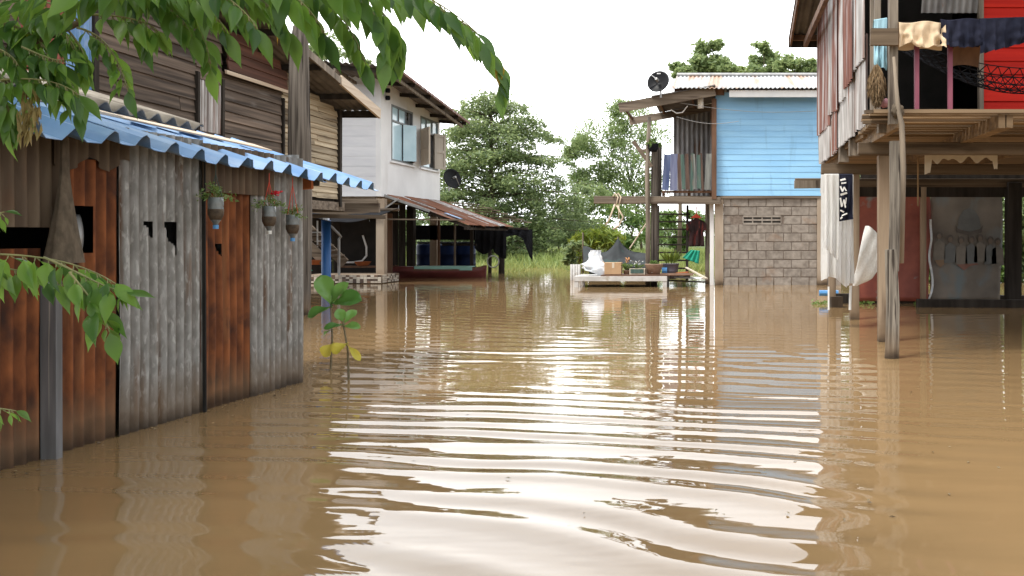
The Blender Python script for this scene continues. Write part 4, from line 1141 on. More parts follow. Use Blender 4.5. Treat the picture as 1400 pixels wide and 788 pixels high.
# ------------------------------------------------------------------ blue house
bh = thing('blue_house', (1, 22, 0), 'sky blue boarded house over a grey block wall with a rust streaked roof', 'house')
YB = 20.8
bx0, bx1 = X_(978, YB), 2.75
mb = MB()
z = 2.03; k = 0
while z < 4.36:
    h = min(.134, 4.38 - z)
    vs = [(bx0, YB - .022, z), (bx1, YB - .022, z), (bx1, YB - .014, z + h), (bx0, YB - .014, z + h), (bx0, YB + .02, z), (bx1, YB + .02, z), (bx1, YB + .02, z + h), (bx0, YB + .02, z + h)]
    mb.add(vs, [(0, 1, 2, 3), (7, 6, 5, 4), (0, 4, 5, 1), (1, 5, 6, 2), (2, 6, 7, 3), (3, 7, 4, 0)])
    z += .134
mb.build('siding', blue_board, bh)
mb = MB(); mb.box(bx0 + .02, bx0 + .06, YB + .03, 26, 2.03, 4.5); mb.box(bx1 - .06, bx1 - .02, YB + .03, 26, 2.03, 4.5); mb.box(bx0 + .02, bx1, 26, 26.05, 2.03, 4.5); mb.box(bx0 + .06, bx1 - .06, YB + .04, 25.9, 2.0, 2.03); each(mb, 'outer_wall', wood_grey, bh)
# block wall, each block laid in courses
mb = MB(); mo = MB()
mo.box(X_(989, YB) + .01, X_(1117, YB) - .01, YB + .012, YB + .16, -1.05, 1.965); 
zrow = -.42; r_ = 0
vent = (X_(1019, YB), X_(1066, YB), Z_(305, YB), Z_(298, YB))
while zrow < 1.95:
    x = X_(989, YB) - (.2 if r_ % 2 else 0.02) - .03
    while x < X_(1117, YB):
        a, b = max(x + .009, X_(989, YB) + .003), min(x + .391, X_(1117, YB) - .003)
        top = min(zrow + .190, 1.965)
        is_v = (r_ == 9) and (a < X_(1064, YB)) and (b > X_(1021, YB))
        if b - a > .03 and not is_v:
            mb.box(a, b, YB + random.uniform(-.004, .004), YB + .1, zrow + .008, top, .004)
        elif is_v: vent_a = a
        x += .4
    zrow += .2; r_ += 1
mb.build('block_wall', block, bh, bevel=.006); mo.build('mortar', mortar, bh)
mb = MB()
zv0, zv1 = -.42 + 9 * .2 + .005, -.42 + 9 * .2 + .193
vx0, vx1 = X_(1016, YB) , X_(1068, YB)
zm = (zv0 + zv1) / 2
for i in range(5):
    xx = vx0 + (vx1 - vx0) * i / 4
    mb.box(xx - .015, xx + .015, YB - .004, YB + .009, zv0 + .02, zv1 - .02)
for zz in (zv0 + .01, zm, zv1 - .01): mb.box(vx0, vx1, YB - .008, YB - .0045, zz - .022, zz + .022)
each(mb, 'vent_bar', block, bh)
mb = MB(); mb.box(vx0, vx1, YB + .0095, YB + .0115, zv0, zv1); mb.build('vent_gap', black, bh)
mb = MB(); mb.box(X_(977, YB), X_(989, YB), YB - .03, YB + .18, -1.1, 1.99); mb.box(X_(1117, YB), X_(1131, YB), YB - .03, YB + .18, -1.1, 1.99); each(mb, 'column', conc, bh, bevel=.01)
mb = MB(); mb.box(X_(985, YB), bx1, YB - .045, YB + .15, 1.97, 2.025, .004); mb.build('ring_beam', wood_grey_x, bh)
mb = MB(); mb.box(X_(1131, YB), bx1, YB + .05, YB + .15, -1.0, 1.96); mb.box(bx0 + .2, bx1, 25.7, 25.8, -1, 1.98); each(mb, 'rear_block_wall', block, bh)
# main roof
mb = MB()
re = Vector((X_(918, 20.3), 20.3, 4.40))
rv = Vector((0, 2.6, .72))
corr(mb, re, (1, 0, 0), rv, 4.0, rv.length, .1, .014, 'sine', 6, jit=.012)
rb = re + rv
corr(mb, rb, (1, 0, 0), Vector((0, 2.8, -.8)), 4.0, 2.9, .1, .014, 'sine', 6, jit=.012)
mb.build('roof', roof_tin, bh, smooth=True, solid=.006)
mb = MB(); mb.tube([rb + Vector((0, 0, .03)), rb + Vector((4.0, 0, .03))], .05, 8); mb.build('ridge_cap', metal_grey, bh)
mb = MB(); mb.box(X_(997, 20.4), bx1, 20.40, 20.425, Z_(133, 20.4), Z_(123.5, 20.4)); mb.build('fascia', white_plastic, bh, bevel=.004)
mb = MB(); mb.box(X_(922, 20.7), X_(990, 20.7), 20.62, 20.76, Z_(130, 20.7), Z_(121.5, 20.7), .004); mb.build('porch_beam', wood_brown, bh)
mb = MB(); mb.box(X_(973, 20.7), X_(979, 20.7) + .01, 20.64, 20.76, 1.95, 4.22, .003); mb.build('corner_post', wood_brown, bh)
# porch
mb = MB(); x = X_(921, 23)
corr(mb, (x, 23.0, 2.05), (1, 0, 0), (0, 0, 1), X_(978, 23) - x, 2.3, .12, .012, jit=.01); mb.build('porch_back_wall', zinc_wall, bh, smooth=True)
mb = MB()
for (u, Y) in ((975, 21.0),): mb.box(X_(921, 23), X_(978, 21), 21.0, 23.0, 2.0, 2.04)
mb.build('porch_floor', wood_grey_x, bh)
mb = MB(); mb.bar((X_(812, 20.7), 20.7, Z_(273.5, 20.7)), (X_(979, 20.7) + .1, 20.7, Z_(274.5, 20.7)), .10, .165, j=.008); each(mb, 'floor_beam', wood_grey_x, bh, bevel=.01)
mb = MB(); mb.bar((X_(905, 20.75), 20.75, Z_(262.5, 20.75)), (X_(976, 20.75), 20.75, Z_(262.5, 20.75)), .05, .05, j=.006)
for u in (905, 940, 970): mb.box(X_(u, 20.8), X_(u + 4, 20.8), 20.8, 20.86, 2.02, 2.14)
each(mb, 'railing_rail', wood_brown, bh)
rl = [(905, 914.5, paint_blue), (916, 926, paint_lav), (927.5, 932, paint_brown), (932.5, 937.5, paint_green), (938, 943, paint_brown), (943.5, 947.5, paint_green), (948, 952, paint_grey),
      (953, 958.5, paint_green), (959, 962.5, paint_brown), (963, 971, paint_grey)]
for (u0, u1, mt_) in rl:
    mb = MB(); ln = random.uniform(-.05, .05)
    mb.bar((X_((u0 + u1) / 2, 20.68), 20.68, Z_(258 + random.uniform(0, 3), 20.68)), (X_((u0 + u1) / 2, 20.68) + ln, 20.68, Z_(211 + random.uniform(-1.5, 2), 20.68)), X_(u1, 20.68) - X_(u0, 20.68), .02, (0, 1, 0), .004)
    mb.build('railing_board', mt_, bh)
mb = MB()
pf0, pf1 = P(846, 148, 20.45), P(978, 124.5, 20.45)
pk0, pk1 = Vector((pf0.x, 22.9, pf0.z)), Vector((pf1.x, 22.9, pf1.z))
mb.bar(pf0, pf1, .05, .22, j=.008); mb.bar(pk0, pk1, .05, .18, j=.008)
each(mb, 'porch_rafter', wood_grey_x, bh)
mb = MB()
up_ = Vector((0, 0, .13))
a0 = pf0.lerp(pf1, .34) + up_ + Vector((0, -.06, 0))
corr(mb, a0, (0, 1, 0), pf1 - pf0, 2.6, (pf1 - pf0).length * .66, .1, .014, jit=.01); mb.build('porch_roof', roof_under, bh, smooth=True, solid=.008)
mb = MB()
for f in (.03, .4, .75): mb.bar(pf0.lerp(pf1, f) + Vector((0, .0, .07)), pk0.lerp(pk1, f) + Vector((0, 0, .07)), .05, .06)
each(mb, 'porch_purlin', wood_brown, bh)
mb = MB(); x = X_(889, 20.6)
mb.tube([(x - .06, 20.62, -1), (x - .05, 20.62, 1.4), (x - .07, 20.6, 2.6), (x - .02, 20.6, 3.8)], [.06, .055, .05, .045], 8, .08)
mb.build('bent_post', wood_grey, bh, smooth=True)
mb = MB(); mb.bar((x + .06, 20.85, -1), (x + .08, 20.85, 3.15), .15, .15, (1, 0, 0), .012); mb.bar((x + .2, 20.95, 2.0), (x + .2, 20.95, 3.2), .08, .08, (1, 0, 0), .01); each(mb, 'porch_post', wood_old, bh)
mb = MB(); mb.bar(P(866, 193, 20.6), P(891, 228, 20.6), .06, .09, j=.006); mb.bar(P(872, 206, 20.62), P(888, 206, 20.62), .05, .06); each(mb, 'post_brace', wood_grey_x, bh)
mb = MB(); mb.box(X_(964, 21.1), X_(969.5, 21.1), 21.1, 21.2, -1, 2.0, .004); mb.build('rear_post', wood_grey, bh)
mb = MB(); mb.box(X_(970.5, 20.85), X_(976, 20.85), 20.85, 20.95, -1, 1.98, .003); each(mb, 'white_post', white_wall, bh)
mb = MB(); mb.bar((X_(978, YB), YB + .1, 1.9), (X_(965, YB), YB + .1, 1.9), .1, .1); mb.build('short_beam', wood_brown, bh)
# dish on the roof corner
t, a_, b_2, f_ = dish('satellite_dish', P(901, 113, 20.2), .255, (-.28, -.9, .30), 'black satellite dish on the porch roof corner of the blue house')
c = P(901, 113, 20.2)
mb = MB(); mb.box(c.x - .04, c.x + .0, c.y - .085, c.y - .08, c.z + .17, c.z + .195); mb.box(c.x + .01, c.x + .04, c.y - .085, c.y - .08, c.z + .172, c.z + .195); mb.build('white_mark', white_plastic, t)
mb = MB(); c = P(958, 140, 20.75); mb.lathe(c, [(.07, -.14), (.065, .12), (.05, .14), (.02, .16)], 14)
tag(mb.build('hanging_lantern', white_plastic, base=c, smooth=True), 'white cylindrical lantern hanging under the porch roof of the blue house', 'lantern')
mb = MB(); mb.tube([P(917, 150, 20.72), P(925, 155, 20.72), P(933, 154, 20.72), P(940, 145, 20.72)], .014, 6)
tag(mb.build('slack_cable', white_plastic, base=P(928, 155, 20.72)), 'slack white cable looping under the porch roof of the blue house', 'cable')
mb = MB()
for k, du in enumerate((0, 4)):
    mb.tube([P(838 + du, 269, 20.62), P(841 + du, 264.5, 20.7), P(845 + du, 270, 20.62), P(842 + du, 282, 20.62)], .018, 6)
mb.tube([P(841, 279, 20.6), P(833, 300, 20.6), P(828, 308, 20.6)], .02, 6); mb.tube([P(843, 281, 20.6), P(852, 297, 20.6), P(846, 309, 20.6), P(838, 314, 20.6)], .02, 6); mb.tube([P(846, 281, 20.6), P(846, 300, 20.6)], .014, 6)
tag(mb.build('knotted_rope', batten, base=P(842, 280, 20.6), smooth=True), 'pale rope knotted over the long porch beam of the blue house', 'rope')
for (a, b, lab) in (((930, 141, 20.5), (1115, 152, 20.6), 'thin wire strung across the blue boards, upper of two'), ((925, 160, 20.5), (1010, 166, 20.6), 'thin wire strung across the blue boards, lower of two')):
    p, q = P(*a), P(*b)
    tag(MB().tube([p.lerp(q, i / 10) - Vector((0, 0, .10 * math.sin(math.pi * i / 10))) for i in range(11)], .006, 5).build('house_wire', metal_grey, base=p), lab, 'wire')
def pot_plant(name, c, prof, mat, label, n, ln, big, leaf=lf_pot, droop=.8, spike=False, flower=None):
    c = Vector(c)
    t = thing(name, c, label, 'potted plant')
    mb = MB(); mb.lathe(c, prof, 20); mb.build('pot', mat, t, smooth=True)
    top = max(z for r, z in prof); rad = [r for r, z in prof if z == top][0]
    mb = MB(); mb.lathe(c, [(rad * .8, top - .03), (rad * .8, top - .015)], 16); mb.build('soil', soil, t)
    cc = c + Vector((0, 0, top - .02))
    if spike:
        C, D = [], []
        for i in range(n):
            a = random.uniform(0, 6.28); tl = random.uniform(.1, .8)
            dd = np.array((math.cos(a) * tl, math.sin(a) * tl, 1)); C.append(np.array(cc) + dd * ln * .5 + np.array((math.cos(a), math.sin(a), 0)) * rad * .4); D.append(dd)
        leaf_cloud('leaves', np.array(C), ln, leaf, t, D=np.array(D), wid=.14)
    else:
        sprig(cc, n, ln, droop, leaf, 'leaves', t, big)
    if flower:
        C = np.array(cc) + rng.normal(size=(22, 3)) * np.array((.03, .03, .05)) + np.array((0, 0, ln * 1.25))
        leaf_cloud('flower', C, .045, flower, t, wid=.9)
    return t
c = P(893, 204, 20.5)
pot_plant('hanging_pot_plant', c, [(.08, -.06), (.11, 0), (.12, .10), (.125, .115)], net_black, 'trailing plant in a black pot on top of the porch post', 22, .26, .07, droop=1.0)

# ladder, clothes beneath the porch
la = thing('porch_ladder', P(920, 372, 21.8), 'dark steep ladder under the porch of the blue house', 'ladder')
for u in (899, 939):
    mb = MB(); mb.bar(P(u, 382, 21.5), P(u + 1, 282, 22.4), .07 if u < 920 else .11, .06, (1, 0, 0)); mb.build('stile', wood_black, la)
for i in range(9):
    f = i / 8.6
    p, q = P(899, 378, 21.5).lerp(P(899, 287, 22.4), f), P(939, 378, 21.5).lerp(P(939, 287, 22.4), f)
    mb = MB(); mb.bar(p, q + Vector((.08, 0, 0)), .12, .035); mb.build('rung', wood_black, la)
c = P(952, 318, 21.0)
sh = thing('hanging_shirt', c, 'dark maroon shirt on a red hanger beneath the porch', 'shirt')
def shirt_fn(a, b):
    w = (.15 + .03 * b + (.07 if .05 < b < .42 else 0)) * (.45 + .55 * min(1, b * 9))
    return c + Vector((w * (2 * a - 1), .035 * math.sin(a * 17 + 2 * b) * (.4 + b), .34 - .66 * b - .05 * abs(2 * a - 1) * (1 - b)))
mb = MB(); mb.grid(shirt_fn, 20, 16)
mat_shirt = surf('maroon_black_print', (.016, .010, .011), (.05, .016, .017), (7, 7, 3), rough=.9, bump=.1, spot=(.14, .03, .025), spot_scale=(12, 12, 4), spot_lo=.58, spot_hi=.62)
mb.build('shirt_cloth', mat_shirt, sh, smooth=True, solid=.02)
mb = MB(); mb.poly([c + Vector((-.13, -.03, .33)), c + Vector((.13, -.03, .33)), c + Vector((.02, -.03, .42)), c + Vector((-.02, -.03, .42))], (0, .02, 0)); mb.tube([c + Vector((0, -.02, .41)), c + Vector((.01, -.02, .52)), c + Vector((.0, .02, .60))], .012, 6); mb.build('hanger', red_string, sh)
c = P(943, 352, 20.9)
mb = MB(); mb.grid(lambda a, b: c + Vector((.20 * (a - .45) * (1 - .3 * b) + .12 - .22 * b * (1 - a), .03 * math.sin(a * 20), .17 - .02 * a - .30 * b * (.6 + .4 * a))), 16, 10)
tag(mb.build('green_cloth', green_cloth, base=c, smooth=True, solid=.012), 'emerald green cloth hung at the foot of the porch ladder', 'cloth')

# shade net tent
c = P(845, 345, 23)
tn = thing('shade_net_tent', c, 'black shade net pitched in a peak behind the white bench', 'shade net')
def tent(a, b):
    u = 797 + 88 * a
    topv = 356 - 31 * math.exp(-abs(u - 845) / 15) - 18 * math.exp(-((u - 798) / 20) ** 2) - 7 * math.exp(-((u - 880) / 20) ** 2)
    v = topv + (366 - topv) * b
    return P(u, v, 24.0 - 1.3 * b) + Vector((0, .10 * math.sin(a * 23 + 3 * b) * b + .12 * noise.noise(Vector((a * 9, b * 3, 8))), 0))
mb = MB(); mb.grid(tent, 40, 12)
mb.grid(lambda a, b: P(797 + 88 * a, 356 - 31 * math.exp(-abs(797 + 88 * a - 845) / 15) - 18 * math.exp(-((797 + 88 * a - 798) / 20) ** 2) - 7 * math.exp(-((797 + 88 * a - 880) / 20) ** 2), 24.0) + Vector((0, 1.2 * b, -.8 * b)), 40, 6)
mb.build('net_sheet', net_tent, tn, smooth=True)
for u, v in ((797, 318), (845, 324)):
    mb = MB(); mb.tube([P(u, 374, 24.02), P(u, v, 24.02)], .022, 6); mb.build('stake', wood_grey, tn)
mb = MB(); mb.tube([P(861, 340, 23.2), P(884, 305, 23.4)], .02, 6)
tag(mb.build('leaning_stick', batten, base=P(861, 340, 23.2)), 'thin pale stick leaning between the shade net and the porch post', 'stick')
# white striped container
c = P(788, 372, 23)
mb = MB()
for i in range(4): mb.tube([Vector((c.x - .12 + i * .065, c.y, -.3)), Vector((c.x - .12 + i * .065, c.y, .40))], .035, 8)
tag(mb.build('ribbed_container', bench_m, base=c, smooth=True), 'ribbed white container standing left of the bench', 'container')

# ------------------------------------------------------------------ white bench with things on it
bn2 = thing('white_bench', (X_(848, 20), 20.2, 0), 'long low white bench standing in the flood water', 'bench')
bz1 = .24
tx0, tx1 = X_(785, 19.9), X_(912, 19.9)
mb = MB(); mb.box(tx0, tx1, 19.88, 20.9, bz1 - .11, bz1, 0); mb.build('bench_top', bench_m, bn2, bevel=.006)
for x in (tx0 + .045, tx1 - .05):
    for y in (19.92, 20.84):
        mb = MB(); mb.box(x - .045, x + .045, y - .03, y + .04, -1.0, bz1 - .112); mb.build('leg', bench_m, bn2, bevel=.005)
mb = MB(); mb.grid(lambda a, b: Vector((X_(822, 20) + 2.0 * a, 19.90 + .98 * b, bz1 + .012 + .006 * noise.noise(Vector((a * 9, b * 5, 0))) + .012 * a)), 20, 10)
tag(mb.build('brown_mat', wood_brown, base=P(870, 375, 20.3), solid=.018), 'brown mat lying over the right half of the white bench', 'mat')
# plastic bag
c = Vector((X_(814, 20.3), 20.3, bz1))
bag = thing('plastic_bag', c, 'knotted clear white plastic bag sitting on the left end of the bench', 'bag')
def bagfn(a, b):
    th = a * 6.28318
    q = b / .55
    if b < .55: r, z, dx = .27 * max(.02, math.sin(math.pi * (.12 + .70 * q))) ** .6, .02 + .24 * q ** 1.2, 0
    else:
        q = (b - .55) / .45; r, z, dx = .12 * (1 - q) + .045 + .05 * q * q, .26 + .30 * q, -.10 * q + .10 * q * q * q
    r *= 1 + .45 * noise.noise(Vector((math.cos(th) * 1.7, math.sin(th) * 1.7, b * 5))) + .16 * noise.noise(Vector((math.cos(th) * 5, math.sin(th) * 5, b * 9)))
    sk = .12 * math.cos(th) * (1 - b) * (1 - b)
    return c + Vector((math.cos(th) * r * 1.25 + dx + .06 * (1 - b), math.sin(th) * r * .7, max(.004, z * (1 + .35 * noise.noise(Vector((math.cos(th), math.sin(th), 3))) * (1 - b)) - sk)))
mb = MB(); mb.grid(bagfn, 32, 24); mb.build('bag_body', bag_m, bag, smooth=True)
c = Vector((X_(838, 20.3), 20.25, bz1 + .03))
bx = thing('cardboard_box', c, 'brown cardboard box on the bench next to the plastic bag', 'box')
mb = MB(); mb.box(c.x - .17, c.x + .20, c.y - .12, c.y + .18, c.z, c.z + .26); mb.build('box_body', card, bx, bevel=.004)
mb = MB(); mb.box(c.x + .0, c.x + .05, c.y - .124, c.y - .1205, c.z + .14, c.z + .255); mb.build('tape', cream, bx)
mb = MB(); mb.bar((c.x - .17, c.y + .03, c.z + .25), (c.x - .24, c.y + .03, c.z + .16), .28, .006, (0, 1, 0)); mb.build('flap', card, bx)
pot_plant('flowering_pot_plant', (X_(857, 20.3), 20.25, bz1 + .03), [(.06, 0), (.075, .08), (.08, .09)], terracotta, 'slim potted plant with orange flowers on the bench beside the cardboard box', 12, .20, .06, flower=flower_or, droop=.2)
c = Vector((X_(873, 20.3), 20.2, bz1 + .03))
tp = thing('tray_planter', c, 'open pale and dark green tray planter on the bench between flowers and brown pot', 'planter')
mb = MB()
for (x0, x1, y0, y1) in ((-.16, .14, -.14, -.12), (-.16, .14, .12, .14), (-.18, -.16, -.14, .14), (.14, .16, -.14, .14)): mb.box(c.x + x0, c.x + x1, c.y + y0, c.y + y1, c.z, c.z + .13)
mb.build('tray', cream, tp)
mb = MB(); mb.box(c.x - .155, c.x + .135, c.y - .155, c.y - .142, c.z + .03, c.z + .12); mb.build('green_liner', paint_green, tp)
sprig(c + Vector((.0, 0, .1)), 10, .16, .3, lf_pot, 'leaves', tp, .05)
C = np.array(c) + rng.normal(size=(26, 3)) * np.array((.06, .05, .04)) + np.array((-.02, 0, .25)); leaf_cloud('flower', C, .035, white_cloth, tp, wid=.8)
pot_plant('bowl_pot_plant', (X_(894, 20.2), 20.2, bz1 + .035), [(.13, 0), (.17, .12), (.19, .17), (.20, .20), (.205, .225), (.19, .225)], terracotta, 'wide brown bowl pot with a low green plant on the right end of the bench', 22, .15, .06, droop=.9)
pot_plant('purple_pot_plant', (X_(917, 21.3), 21.2, .12), [(.13, 0), (.17, .17), (.175, .175), (.175, .2), (.19, .33), (.205, .335), (.205, .36), (.19, .36)], purple, 'tall dull purple pot with spiky leaves at the foot of the ladder', 30, .32, .1, spike=True, leaf=lf_yel)
# floating boards and scrap right of the bench
for (a, b, w, mt_, lab) in (((926, 379, 20.6), (962, 381, 20.3), .30, white_plastic, 'white board afloat between the bench and the block wall'),
                         ((938, 366, 20.9), (966, 381, 20.2), .06, cream, 'pale stick resting across the floating white board'),
                         ((905, 383, 20.7), (964, 386, 19.9), .10, wood_black, 'dark waterlogged plank floating under the white board'),
                         ((924, 374, 20.9), (942, 372, 20.9), .09, orange_m, 'short orange board behind the right end of the bench')):
    mb = MB(); mb.bar(P(*a), P(*b), w, .025, j=.004)
    tag(mb.build('floating_board', mt_, base=P(*a)), lab, 'board')
mb = MB(); mb.tube([P(905, 370, 21.0), P(912, 370, 21.0)], .07, 10); 
tag(mb.build('blue_tub', cap_blue, base=P(908, 370, 21)), 'small blue tub behind the brown bowl pot', 'tub')

# ------------------------------------------------------------------ red house on stilts (right)
rh = thing('red_house', (4, 11.5, 0), 'stilt house with a red boarded front and a patched tin side wall', 'house')
XS = 1.5
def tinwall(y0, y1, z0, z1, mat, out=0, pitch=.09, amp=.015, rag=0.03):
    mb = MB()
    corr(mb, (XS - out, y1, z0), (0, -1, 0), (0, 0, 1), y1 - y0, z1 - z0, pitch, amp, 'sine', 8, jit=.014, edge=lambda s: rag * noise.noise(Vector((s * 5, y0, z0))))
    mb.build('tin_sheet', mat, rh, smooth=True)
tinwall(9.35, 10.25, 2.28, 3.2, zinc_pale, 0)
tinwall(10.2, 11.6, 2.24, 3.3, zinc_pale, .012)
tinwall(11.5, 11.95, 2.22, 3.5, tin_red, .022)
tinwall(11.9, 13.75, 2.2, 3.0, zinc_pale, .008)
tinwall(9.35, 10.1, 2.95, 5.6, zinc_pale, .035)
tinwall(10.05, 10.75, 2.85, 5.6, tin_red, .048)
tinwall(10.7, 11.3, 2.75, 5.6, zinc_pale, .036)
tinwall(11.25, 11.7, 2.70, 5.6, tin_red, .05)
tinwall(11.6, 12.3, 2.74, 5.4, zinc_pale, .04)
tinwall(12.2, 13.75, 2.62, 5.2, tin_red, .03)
def boards_x(x0, x1, y, z0, z1, bh_, mat, name, par):
    mb = MB(); z = z0
    while z < z1 - .01:
        h = min(bh_, z1 - z)
        vs = [(x0, y - .028, z), (x1, y - .028, z), (x1, y - .006, z + h), (x0, y - .006, z + h), (x0, y + .02, z), (x1, y + .02, z), (x1, y + .02, z + h), (x0, y + .02, z + h)]
        mb.add(vs, [(0, 1, 2, 3), (7, 6, 5, 4), (0, 4, 5, 1), (1, 5, 6, 2), (2, 6, 7, 3), (3, 7, 4, 0)])
        z += bh_
    return mb.build(name, mat, par)
boards_x(2.84, 7.5, 9.9, 2.29, 5.2, .145, red_board, 'red_wall', rh)
mb = MB(); mb.box(2.79, 2.838, 9.85, 9.93, 2.29, 5.2); mb.build('door_trim', wood_grey, rh)
mb = MB(); mb.box(1.55, 7.5, 14.0, 14.06, 2.2, 5); mb.box(7.44, 7.5, 9.93, 14.0, 2.2, 5); mb.box(1.54, 1.58, 9.95, 13.9, 2.28, 4.6); each(mb, 'inner_wall', wood_black, rh)
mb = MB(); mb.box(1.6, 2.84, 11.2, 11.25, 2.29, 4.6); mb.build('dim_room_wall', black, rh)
mb = MB(); corr(mb, (2.18, 9.95, 3.55), (1, 0, 0), (0, -.12, .3), .62, .42, .076, .01); mb.build('awning_sheet', zinc_wall, rh, smooth=True)
mb = MB(); mb.box(1.55, 7.5, 9.93, 14, 2.2, 2.27); mb.build('floor', wood_floor, rh)
mb = MB(); y = 8.22
while y < 9.9:
    q_ = random.uniform(-.012, .008); mb.box(1.42 + random.uniform(-.1, .02) if y < 9.0 else 1.5, 7.5, y, y + random.uniform(.06, .085), 2.232 + q_, 2.262, .006); y += .118
mb.build('porch_slats', wood_floor, rh)
mb = MB()
mb.bar((1.30, 8.26, 2.245), (1.56, 8.26, 2.25), .05, .028); mb.bar((1.30, 8.40, 2.215), (1.58, 8.40, 2.22), .05, .028); mb.bar((1.33, 8.55, 2.185), (1.6, 8.55, 2.19), .05, .028)
each(mb, 'slat_end', brown_beam, rh)
mb = MB()
for x in (1.62, 2.55, 2.62, 3.6, 4.6, 5.6, 6.6): mb.bar((x, 8.28, 2.165), (x, 13.9, 2.165), .06, .12, j=.004)
each(mb, 'joist', wood_floor, rh)
mb = MB()
for (y, x0, z) in ((9.66, 1.45, 2.045), (12.25, 1.348, 2.015), (14.75, 1.2, 1.98)):
    mb.bar((x0, y, z), (7.6, y, z - .01), .10, .135, j=.006)
mb2 = MB(); mb2.bar((X_(1086, 14.6), 14.6, Z_(252.5, 14.6)), (2.2, 14.6, Z_(252, 14.6)), .09, .125, j=.006); mb2.build('floor_beam', wood_grey, rh)
each(mb, 'floor_beam', brown_beam, rh, bevel=.008)
mb = MB()
for (y, x, w) in ((8.82, 1.575, .12), (10.6, 1.55, .10), (11.5, 1.55, .1)): mb.box(x - .06, x + .06, y - .05, y + .05, 2.05 if y > 9 else 2.115, 2.24, .003)
each(mb, 'short_stud', wood_grey, rh)
for (x, y, w) in ((1.74, 9.74, .125), (1.80, 12.3, .115), (1.80, 14.75, .11), (4.3, 9.74, .13), (4.4, 12.3, .13), (4.70, 14.7, .22), (7.2, 9.74, .13), (7.2, 14.7, .13), (3.30, 14.9, .09)):
    mb = MB(); mb.bar((x, y, -1.1), (x + random.uniform(-.01, .01), y, 1.975), w, w, (1, 0, 0), .005); mb.build('stilt', wood_post if x < 4.5 else wood_black, rh, bevel=.008)
x = X_(1218, 8.3)
mb = MB(); mb.box(x - .04, x + .04, 8.16, 8.24, 2.12, 5.4, .004); each(mb, 'porch_post', wood_grey, rh)
mb = MB(); mb.bar((X_(1190, 8.1), 8.1, Z_(51, 8.1)), (X_(1228, 8.1), 8.1, Z_(51, 8.1)), .04, .145, j=.004); mb.build('rail_board', brown_beam, rh)
mb = MB(); mb.tube([(X_(1226, 8.2), 8.2, Z_(34, 8.2)), (5.5, 8.2, Z_(36, 8.2))], .022, 8); mb.build('porch_rail', brown_beam, rh)
for u in (1253, 1299):
    mb = MB(); x = X_(u, 8.25); mb.box(x - .019, x + .019, 8.23, 8.27, 2.262, 2.95, .003); mb.build('pink_baluster', pink, rh)
mb = MB(); x = X_(1200, 8.9); mb.box(x - .03, x + .03, 8.9, 8.95, 2.27, 4.4, .004); mb.box(X_(1190, 9.3), X_(1198, 9.3), 9.28, 9.32, 2.3, 5, .004); each(mb, 'door_stud', wood_grey, rh)
# roof
mb = MB()
ro = Vector((1.06, 14.25, 4.20)); rvv = Vector((0, -7.4, 1.75))
corr(mb, ro, (1, 0, 0), rvv, 7.0, rvv.length, .12, .016, jit=.015); mb.build('roof', roof_under, rh, smooth=True, solid=.01)
mb = MB(); mb.box(1.06, 8.06, 14.24, 14.28, 4.06, 4.19); each(mb, 'eave_board', wood_black, rh)
mb = MB()
for k in range(5):
    y = 14.1 - k * 1.6; z = 4.20 + (14.25 - y) * 1.75 / 7.4 - .06; mb.bar((1.08, y, z), (8, y, z), .06, .08)
mb.bar((1.09, 14.2, 4.13), (1.09, 6.9, 4.13 + 7.3 * .2365), .03, .12)
mb.bar((1.3, 14.0, 4.06), (1.3, 11.2, 4.06), .06, .1)
each(mb, 'purlin', wood_brown, rh)
# torn white ceiling skin under the floor
mb = MB(); mb.grid(lambda a, b: Vector((X_(1264, 10.3) + .82 * a, 10.3 - .02 * math.sin(a * 9), 2.06 - .085 * b * (1 + .8 * noise.noise(Vector((a * 9, 0, 4)))) - (.16 * b if a < .10 else 0) - (.10 * b if a > .93 else 0))), 40, 6)
tag(mb.build('torn_sheet', cream, base=P(1300, 205, 10.3)), 'torn pale sheet hanging in tatters under the floor of the red house', 'sheet')
mb = MB(); mb.bar((2.35, 15.35, 2.32), (7.6, 15.35, 2.32), .04, .74, j=.004); mb.bar((1.85, 14.9, 1.86), (7.4, 14.9, 1.84), .05, .20, j=.004); mb.bar((1.85, 15.2, .05), (7.4, 15.2, .0), .12, .22, j=.01); each(mb, 'lower_beam_and_sky_blocker', wood_black, rh)  # rear board built extra tall, out of view, to block sky reflections
mb = MB(); mb.bar((3.1, 14.4, .06), (5.6, 14.3, .06), .16, .12, j=.01); mb.box(3.3, 3.36, 14.3, 14.36, -.5, .1)
tag(mb.build('waterlogged_log', wood_black, base=(4, 14.4, 0)), 'dark timber floating in front of the faded poster', 'timber')

# log prop and thin pole in front of the porch
pts = [Vector((X_(1219, 8.42) + .012 * math.sin(z * 4), 8.42, z)) for z in (-1, -.3, .1, .5, .85, 1.0)]
mb = MB(); mb.tube(pts, [.075, .07, .066, .062, .058, .054], 22, .02, ridge=.11)
mb.tube([Vector((X_(1219, 8.42) + .02, 8.44, 0.8)), Vector((X_(1222, 8.42) + .02, 8.45, 1.4)), Vector((X_(1224, 8.42), 8.45, 2.0))], [.05, .052, .05], 22, .02, ridge=.10)
tag(mb.build('log_prop', wood_log, base=(X_(1219, 8.42), 8.42, 0), smooth=False), 'knotty grey log prop standing in the water before the red house porch', 'post')
mb = MB(); mb.tube([P(1222, 78, 8.08), P(1228, 150, 8.08), P(1233, 170, 8.06), P(1235, 230, 8.06), P(1233, 360, 8.1)], [.014, .02, .026, .026, .02], 8, .05)
tag(mb.build('bamboo_pole', pole_m, base=P(1233, 360, 8.1), smooth=True), 'thin crooked pole tied upright to the porch post', 'pole')
c = P(1227, 152, 8.12)
lump('rag_knot', c, .055, sackcloth, 'knotted rag tying the thin pole to the porch', 'rag', (1, 1, 1.2), 5)

